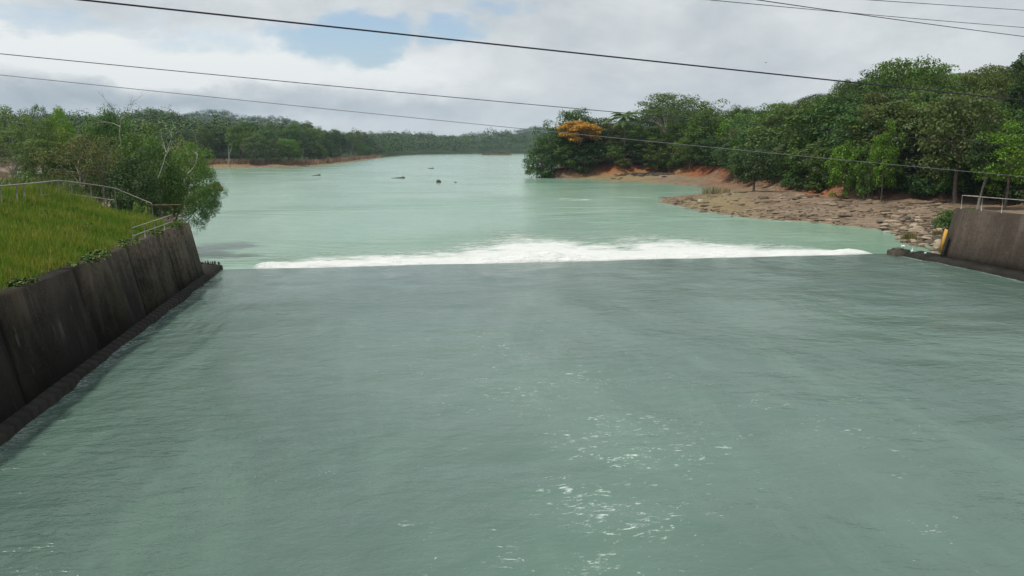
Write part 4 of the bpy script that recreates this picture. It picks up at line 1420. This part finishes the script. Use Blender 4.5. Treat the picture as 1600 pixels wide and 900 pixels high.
# loose slabs over the shelf: nobody could count them
g = Geo()
rr = np.random.default_rng(5)
base = RK['boulder'][0]
bv = np.array([v_.co[:] for v_ in rock_mesh('slab', 411, M['boulder'], .35, 1).vertices])
bt = np.array([list(f_.vertices) for f_ in rock_mesh('slab', 411, M['boulder'], .35, 1).polygons])
k_ = 0
while k_ < 2300:
    px = 1015 + 480 * rr.random()
    py = rr.uniform(296, 392)
    c_ = P(px, py, .4)
    f_ = -float(sdist(RIVER, np.array([c_[0]]), np.array([c_[1]]))[0])
    if f_ < .05 or f_ > 34 or (px < 1130 and py < 300):
        continue
    if rr.random() > math.exp(-f_ / 9) + .15 or (px < 1380 and float(fbm(np.array([c_[0]]), np.array([c_[1]]), 0.16, 55)[0]) < rr.uniform(.38, .56)):
        continue
    s_, n_ = to_ch(c_[0], c_[1])
    if n_ > 43.7 and s_ < -3.2:
        continue
    k_ += 1
    sz = rr.uniform(.06, .20) * (1.8 if rr.random() < .06 else 1)
    a = rr.uniform(0, 6.28)
    m_ = bv * np.array([sz * rr.uniform(.9, 2.0), sz, sz * .9])
    x = m_[:, 0] * math.cos(a) - m_[:, 1] * math.sin(a)
    y = m_[:, 0] * math.sin(a) + m_[:, 1] * math.cos(a)
    zz = float(terrain(np.array([c_[0]]), np.array([c_[1]]))[0])
    g.add(np.stack([x + c_[0], y + c_[1], m_[:, 2] + zz + sz * .1], 1), t=bt)
k_ = 0
while k_ < 260:
    px = 1025 + 450 * rr.random()
    py = rr.uniform(299, 372)
    c_ = P(px, py, .4)
    f_ = -float(sdist(RIVER, np.array([c_[0]]), np.array([c_[1]]))[0])
    if f_ < .3 or f_ > 32 or (px < 1130 and py < 301):
        continue
    if float(fbm(np.array([c_[0]]), np.array([c_[1]]), 0.13, 58)[0]) < .5:
        continue
    k_ += 1
    L_, W_, H_ = rr.uniform(.3, 1.3) * (1.5 if rr.random() < .1 else 1), rr.uniform(.15, .42), rr.uniform(.07, .2)
    a = 0.25 + rr.normal(0, .18)
    m_ = bv * np.array([L_, W_, H_ / .35]) * (1 + .12 * rr.normal(size=bv.shape))
    x = m_[:, 0] * math.cos(a) - m_[:, 1] * math.sin(a)
    y = m_[:, 0] * math.sin(a) + m_[:, 1] * math.cos(a)
    zz = float(terrain(np.array([c_[0]]), np.array([c_[1]]))[0])
    g.add(np.stack([x + c_[0], y + c_[1], m_[:, 2] + zz + .02], 1), t=bt)
k = NT('loose_stone')
rnd = k.n('NewGeometry').outputs['Random Per Island']
p = k.pos()
c = k.mix(k.ramp(rnd, 0.2, 0.9), (0.085, 0.062, 0.042), (0.30, 0.235, 0.165))
c = k.mix(k.ramp(k.noise(p, 5, 4, .6), .5, .7, 0, .6), c, (.09, .07, .05))
tag(link('rubble', g.mesh('rubble', k.out(k.bsdf(c, .9, .15)))), 'loose stones strewn over the rocky right shore', 'rubble', kind='stuff')
g2 = Geo()
for _ in range(150):
    px = rr.uniform(958, 1060)
    c_ = P(px, 276.5 + (px - 958) * .012 + rr.normal(0, .9), 0)
    sz = rr.uniform(.2, .6)
    g2.add(bv * np.array([sz * 1.8, sz, sz]) + np.array([c_[0], c_[1], max(WL, gz(c_[0], c_[1])) + .1]), t=bt)
tag(link('dark_stones', g2.mesh('dark_stones', M['dark_rock'])), 'line of dark stones on the beach below the palm', 'rubble', kind='stuff')
# pale stones on the left shore behind the trees
g = Geo()
for _ in range(130):
    px, py = rr.uniform(262, 318), rr.uniform(294, 309)
    c_ = P(px, py, -.1)
    sz = rr.uniform(.2, .7)
    m_ = bv * np.array([sz * 1.5, sz, sz * 1.1])
    g.add(m_ + np.array([c_[0], c_[1], max(WL, gz(c_[0], c_[1])) + .1]), t=bt)
tag(link('shore_stones', g.mesh('shore_stones', M['pale_rock'])), 'pale stones at the water behind the leaning trees', 'rubble', kind='stuff')

# islet far up the river
c_ = P(776, 242.6, WL)
g = Geo()
u, w_ = np.meshgrid(np.linspace(-1, 1, 33), np.linspace(-1, 1, 13))
r_ = np.clip(1 - np.sqrt(u ** 2 + w_ ** 2), 0, 1)
zz = -0.6 + 1.9 * r_ ** .5 + .5 * fbm(u * 8, w_ * 8, 1, 4) * (r_ > 0)
i = np.arange(u.size).reshape(u.shape)
g.add(np.stack([u * 19, w_ * 22, zz], -1).reshape(-1, 3), np.stack([i[:-1, :-1], i[:-1, 1:], i[1:, 1:], i[1:, :-1]], -1).reshape(-1, 4))
tag(link('islet', g.mesh('islet', simple_mat('islet_soil', (.13, .105, .06), .3, .4), True), loc=tuple(c_)), kind='structure')
kk = 900
a_, q0 = rr.uniform(0, 6.28, kk), np.sqrt(rr.random(kk)) * .85
v_, q_, t_ = grass_blades(np.stack([np.cos(a_) * q0 * 19, np.sin(a_) * q0 * 22, np.full(kk, .6)], 1), rr.uniform(.8, 2.0, kk), rr.uniform(.1, .25, kk), rr)
g = Geo()
g.add(v_, q_, t_)
k = NT('dry_reed')
rnd = k.n('NewGeometry').outputs['Random Per Island']
dry = k.out(k.bsdf(k.mix(rnd, (.22, .165, .07), (.12, .13, .04)), .8, .1))
tag(link('islet_reeds', g.mesh('islet_reeds', dry), loc=tuple(c_)), 'dry reeds on the low islet far up the river', 'reeds', kind='stuff')

kk = 5200
px_ = rr.uniform(318, 590, kk)
sx_ = np.array([q_[0] for q_ in shore]); sy_ = np.array([q_[1] for q_ in shore])
ui = rr.uniform(0, len(shore) - 1.001, kk)
i0 = ui.astype(int)
fr = ui - i0
bx = sx_[i0] * (1 - fr) + sx_[i0 + 1] * fr - np.abs(rr.normal(0, 2.2, kk)) - 1.5
by = sy_[i0] * (1 - fr) + sy_[i0 + 1] * fr + np.abs(rr.normal(0, 3.0, kk)) + 1.5
bz = terrain(bx, by)
ok = bz > WL + .1
v_, q_, t_ = grass_blades(np.column_stack([bx, by, bz - .1])[ok], rr.uniform(.6, 2.4, ok.sum()), rr.uniform(.06, .18, ok.sum()), rr, 1.1)
g = Geo()
g.add(v_, q_, t_)
k = NT('dead_brush')
rnd = k.n('NewGeometry').outputs['Random Per Island']
tag(link('dry_brush', g.mesh('dry_brush', k.out(k.bsdf(k.mix(rnd, (.20, .11, .06), (.30, .23, .16)), .85, .1)))), 'dead brown brush strewn along the far left waterline', 'brush', kind='stuff')

# dry tufts and green scrub on the right shore
for label, px, py, hpx, w, mat in [('dry yellow grass tuft at the water edge of the rubble', 1421, 366, 19, .55, dry), ('smaller dry grass tuft among boulders near the yellow board', 1465, 362, 14, .4, dry), ('dry reed clump at the end of the dark inlet', 1119, 301, 15, 2.2, dry)]:
    c_ = P(px, py, .2)
    zg = max(gz(c_[0], c_[1]), WL) - .05
    kk = 260
    a_, q0 = rr.uniform(0, 6.28, kk), np.sqrt(rr.random(kk)) * w
    H_ = hpx / F * c_[1]
    v_, q_, t_ = grass_blades(np.stack([np.cos(a_) * q0, np.sin(a_) * q0, np.zeros(kk)], 1), rr.uniform(.5, 1.0, kk) * H_, rr.uniform(.012, .03, kk), rr, .7)
    g = Geo()
    g.add(v_, q_, t_)
    tag(link('grass_tuft', g.mesh('grass_tuft', mat), loc=(c_[0], c_[1], zg)), label, 'grass tuft')
for label, px, py, top, w, d_, c_ in [('low green scrub spreading against the end of the brown wall', 1488, 352, 322, 62, 53.5, (.05, .10, .02)), ('small green scrub behind the brown wall railing', 1522, 335, 322, 36, 53, (.055, .105, .022))]:
    plant_px('near_bush0', 'shore_scrub', label, 'bush', px, d_, top, w, c_, base_z=1.6 if px < 1500 else 2.6)

# ------------------------------------------------------------------ birds
def egret(label, s_, n_, z_, rz):
    t = thing('egret', label, 'bird', ch(s_, n_, z_), 'white birds on the right footing')
    t.rotation_euler = (0, 0, rz)
    t.scale = (.7, .7, .7)
    g = Geo()
    u = np.linspace(0, 1, 9)
    body = np.stack([-.16 + .34 * u, 0 * u, .22 + .05 * np.sin(u * 3)], 1)
    g.tube(body, .085 * np.sin(np.pi * (0.06 + .88 * u)) + .008, 8)
    neck = np.array([(.14, 0, .26), (.20, 0, .33), (.17, 0, .41), (.20, 0, .47), (.25, 0, .48)])
    g.tube(neck, [.035, .026, .022, .032, .018], 7)
    link('body', g.mesh('body', M['white'], True), t)
    g = Geo()
    g.tube([(.25, 0, .48), (.34, 0, .47)], [.012, .003], 5)
    link('bill', g.mesh('bill', M['yellow']), t)
    for sg in (-1, 1):
        g = Geo()
        g.tube([(0, .03 * sg, .2), (.01, .03 * sg, .1), (0, .03 * sg, 0), (.05, .03 * sg, 0.005)], .008, 5)
        link('leg', g.mesh('leg', M['bill']), t)


egret('white bird on the sill block at the end of the foam', -1.15, 43.45, .415, 2.5)
egret('white bird on the footing next to the sill block', -2.05, 43.45, .225, 1.0)
egret('white bird on the footing farthest from the sill block', -3.3, 43.5, .235, 3.6)
c_ = PD(1197, 98, 90)
t = thing('flying_bird', 'tiny dark bird flying in the grey sky', 'bird', c_)
t.scale = (.4, .4, .4)
g = Geo()
u = np.linspace(0, 1, 7)
g.tube(np.stack([-.22 + .44 * u, 0 * u, 0 * u], 1), .06 * np.sin(np.pi * (.06 + .9 * u)) + .006, 7)
link('body', g.mesh('body', M['black_feather'], True), t)
for sg in (-1, 1):
    g = Geo()
    g.prism([(.08, 0.02 * sg, .02), (-.1, 0.02 * sg, .02), (-.12, .3 * sg, .12), (-.16, .58 * sg, .06), (.0, .32 * sg, .13)], [(.08, 0.02 * sg, .035), (-.1, 0.02 * sg, .035), (-.12, .3 * sg, .13), (-.16, .58 * sg, .067), (.0, .32 * sg, .145)])
    link('wing', g.mesh('wing', M['black_feather']), t)

# ------------------------------------------------------------------ haze
HAZE = 0.00012
if HAZE:
    k = NT('haze_air')
    vol = k.n('VolumePrincipled', {'Color': (0.62, 0.80, 1.0, 1), 'Density': HAZE, 'Anisotropy': 0.2}).outputs[0]
    hz = k.out(None, vol)
    g = Geo()
    g.box((0, 1790, 70), (3900, 1900, 78))
    tag(link('haze', g.mesh('haze', hz)), kind='stuff')

# ------------------------------------------------------------------ sky and sun
SUN = Vector((-0.42, -0.12, 0.90)).normalized()
w = bpy.data.worlds.new('World')
sc.world = w
w.use_nodes = True
k = NT('', w)
v = k.n('TexCoord').outputs['Generated']
sky = k.n('TexSky', sky_type='NISHITA', sun_disc=False)
sky.sun_elevation = math.asin(SUN.z)
sky.sun_rotation = math.atan2(SUN.x, SUN.y)
sky.air_density, sky.dust_density = 1.0, 1.2
wv = k.scaled(v, (1, 1, 2.0))
n_lo = k.noise(wv, 2.6, 4, 0.5, 0.3)
n_mid = k.noise(wv, 6.5, 8, 0.58, 0.35)
n_hi = k.noise(wv, 19.0, 6, 0.6, 0.2)
fluff = k.m('ADD', k.m('MULTIPLY', n_mid, 0.7), k.m('MULTIPLY', n_hi, 0.3))
cn = k.n('TexNoise', {'Vector': wv, 'Scale': 9.0, 'Detail': 6, 'Roughness': 0.6}).outputs['Color']
wob = k.vm('MULTIPLY', k.vm('SUBTRACT', cn, (0.5, 0.5, 0.5)), (0.16, 0.16, 0.07))
vw = k.vm('ADD', v, wob)


def pdir(px, py):
    d_ = np.array([(px - 800) / F, CT + (450 - py) / F * ST, (450 - py) / F * CT - ST])
    return d_ / np.linalg.norm(d_)


def blob(px, py, rx, ry, a=1.0, soft=0.15):
    c_ = pdir(px, py)
    d_ = k.vm('MULTIPLY', k.vm('SUBTRACT', vw, tuple(c_)), (F / rx, F / rx, F / ry))
    return k.ramp(k.vm('LENGTH', d_), 1.25, soft, 0.0, a)


gap = None
for b_ in [(545, 66, 110, 56, 1.15), (700, 42, 80, 30, .75), (335, 66, 130, 30, .48), (60, 24, 110, 28, .48), (450, 58, 90, 32, .66), (780, 8, 80, 22, .5), (200, 40, 120, 22, .3)]:
    o_ = blob(*b_)
    gap = o_ if gap is None else k.m('MAXIMUM', gap, o_)
cover = k.m('SUBTRACT', k.m('ADD', 0.80, k.m('MULTIPLY', k.m('SUBTRACT', fluff, 0.5), 1.0)), gap)
cover = k.ramp(cover, 0.02, 0.62)
el = k.n('SeparateXYZ', {0: v}).outputs[2]
bright = k.m('ADD', 0.54, k.m('MULTIPLY', k.m('SUBTRACT', n_lo, .5), 1.0))
bright = k.m('ADD', bright, k.m('MULTIPLY', k.m('SUBTRACT', fluff, .5), 1.3))
for b_ in [(120, 75, 260, 42, .45), (380, 100, 200, 40, .42), (660, 110, 200, 60, .35), (250, 100, 420, 50, .3), (850, 80, 260, 90, .16)]:
    bright = k.m('ADD', bright, blob(*b_, soft=0.0))
for b_ in [(170, 150, 330, 32, .5), (560, 165, 300, 24, .28), (1150, 90, 300, 60, .10), (330, 20, 180, 30, .1)]:
    bright = k.m('SUBTRACT', bright, blob(*b_, soft=0.0))
ccol = k.mix(k.m('ADD', bright, 0.0, clamp=True), (0.37, 0.435, 0.485), (0.88, 0.905, 0.90))
cl = k.n('Background', {'Color': ccol, 'Strength': 1.0}).outputs[0]
sk = k.n('Background', {'Color': sky.outputs[0], 'Strength': 0.14}).outputs[0]
o = k.n('OutputWorld')
k.t.links.new(k.n('MixShader', {0: cover, 1: sk, 2: cl}).outputs[0], o.inputs['Surface'])

sun = bpy.data.lights.new('sun', 'SUN')
sun.energy = 3.4
sun.angle = math.radians(3)
sun.color = (1.0, 0.95, 0.87)
so = bpy.data.objects.new('sun', sun)
COL.objects.link(so)
so.rotation_euler = SUN.to_track_quat('Z', 'Y').to_euler()
so.location = (0, 0, 60)

# ------------------------------------------------------------------ camera
cam = bpy.data.cameras.new('camera')
cam.sensor_width = 36
cam.lens = 36 * F / 1600
cam.clip_start, cam.clip_end = 0.2, 12000
co = bpy.data.objects.new('camera', cam)
COL.objects.link(co)
co.location = (0, 0, CAMH)
co.rotation_euler = (math.pi / 2 - TH, 0, 0)
sc.camera = co

sc.render.engine = 'CYCLES'
sc.render.resolution_x, sc.render.resolution_y = 1024, 576
sc.view_settings.view_transform = 'Standard'
sc.view_settings.look = 'None'
sc.view_settings.exposure = 0
sc.view_settings.gamma = 1
sc.view_settings.use_curve_mapping = False
cy = sc.cycles
cy.max_bounces = 6
cy.diffuse_bounces = 3
cy.glossy_bounces = 3
cy.transmission_bounces = 4
cy.transparent_max_bounces = 12
cy.volume_bounces = 0
cy.use_denoising = True
cy.denoising_prefilter = 'ACCURATE'
cy.sample_clamp_indirect = 6
w.cycles.sampling_method = 'MANUAL'
w.cycles.sample_map_resolution = 512
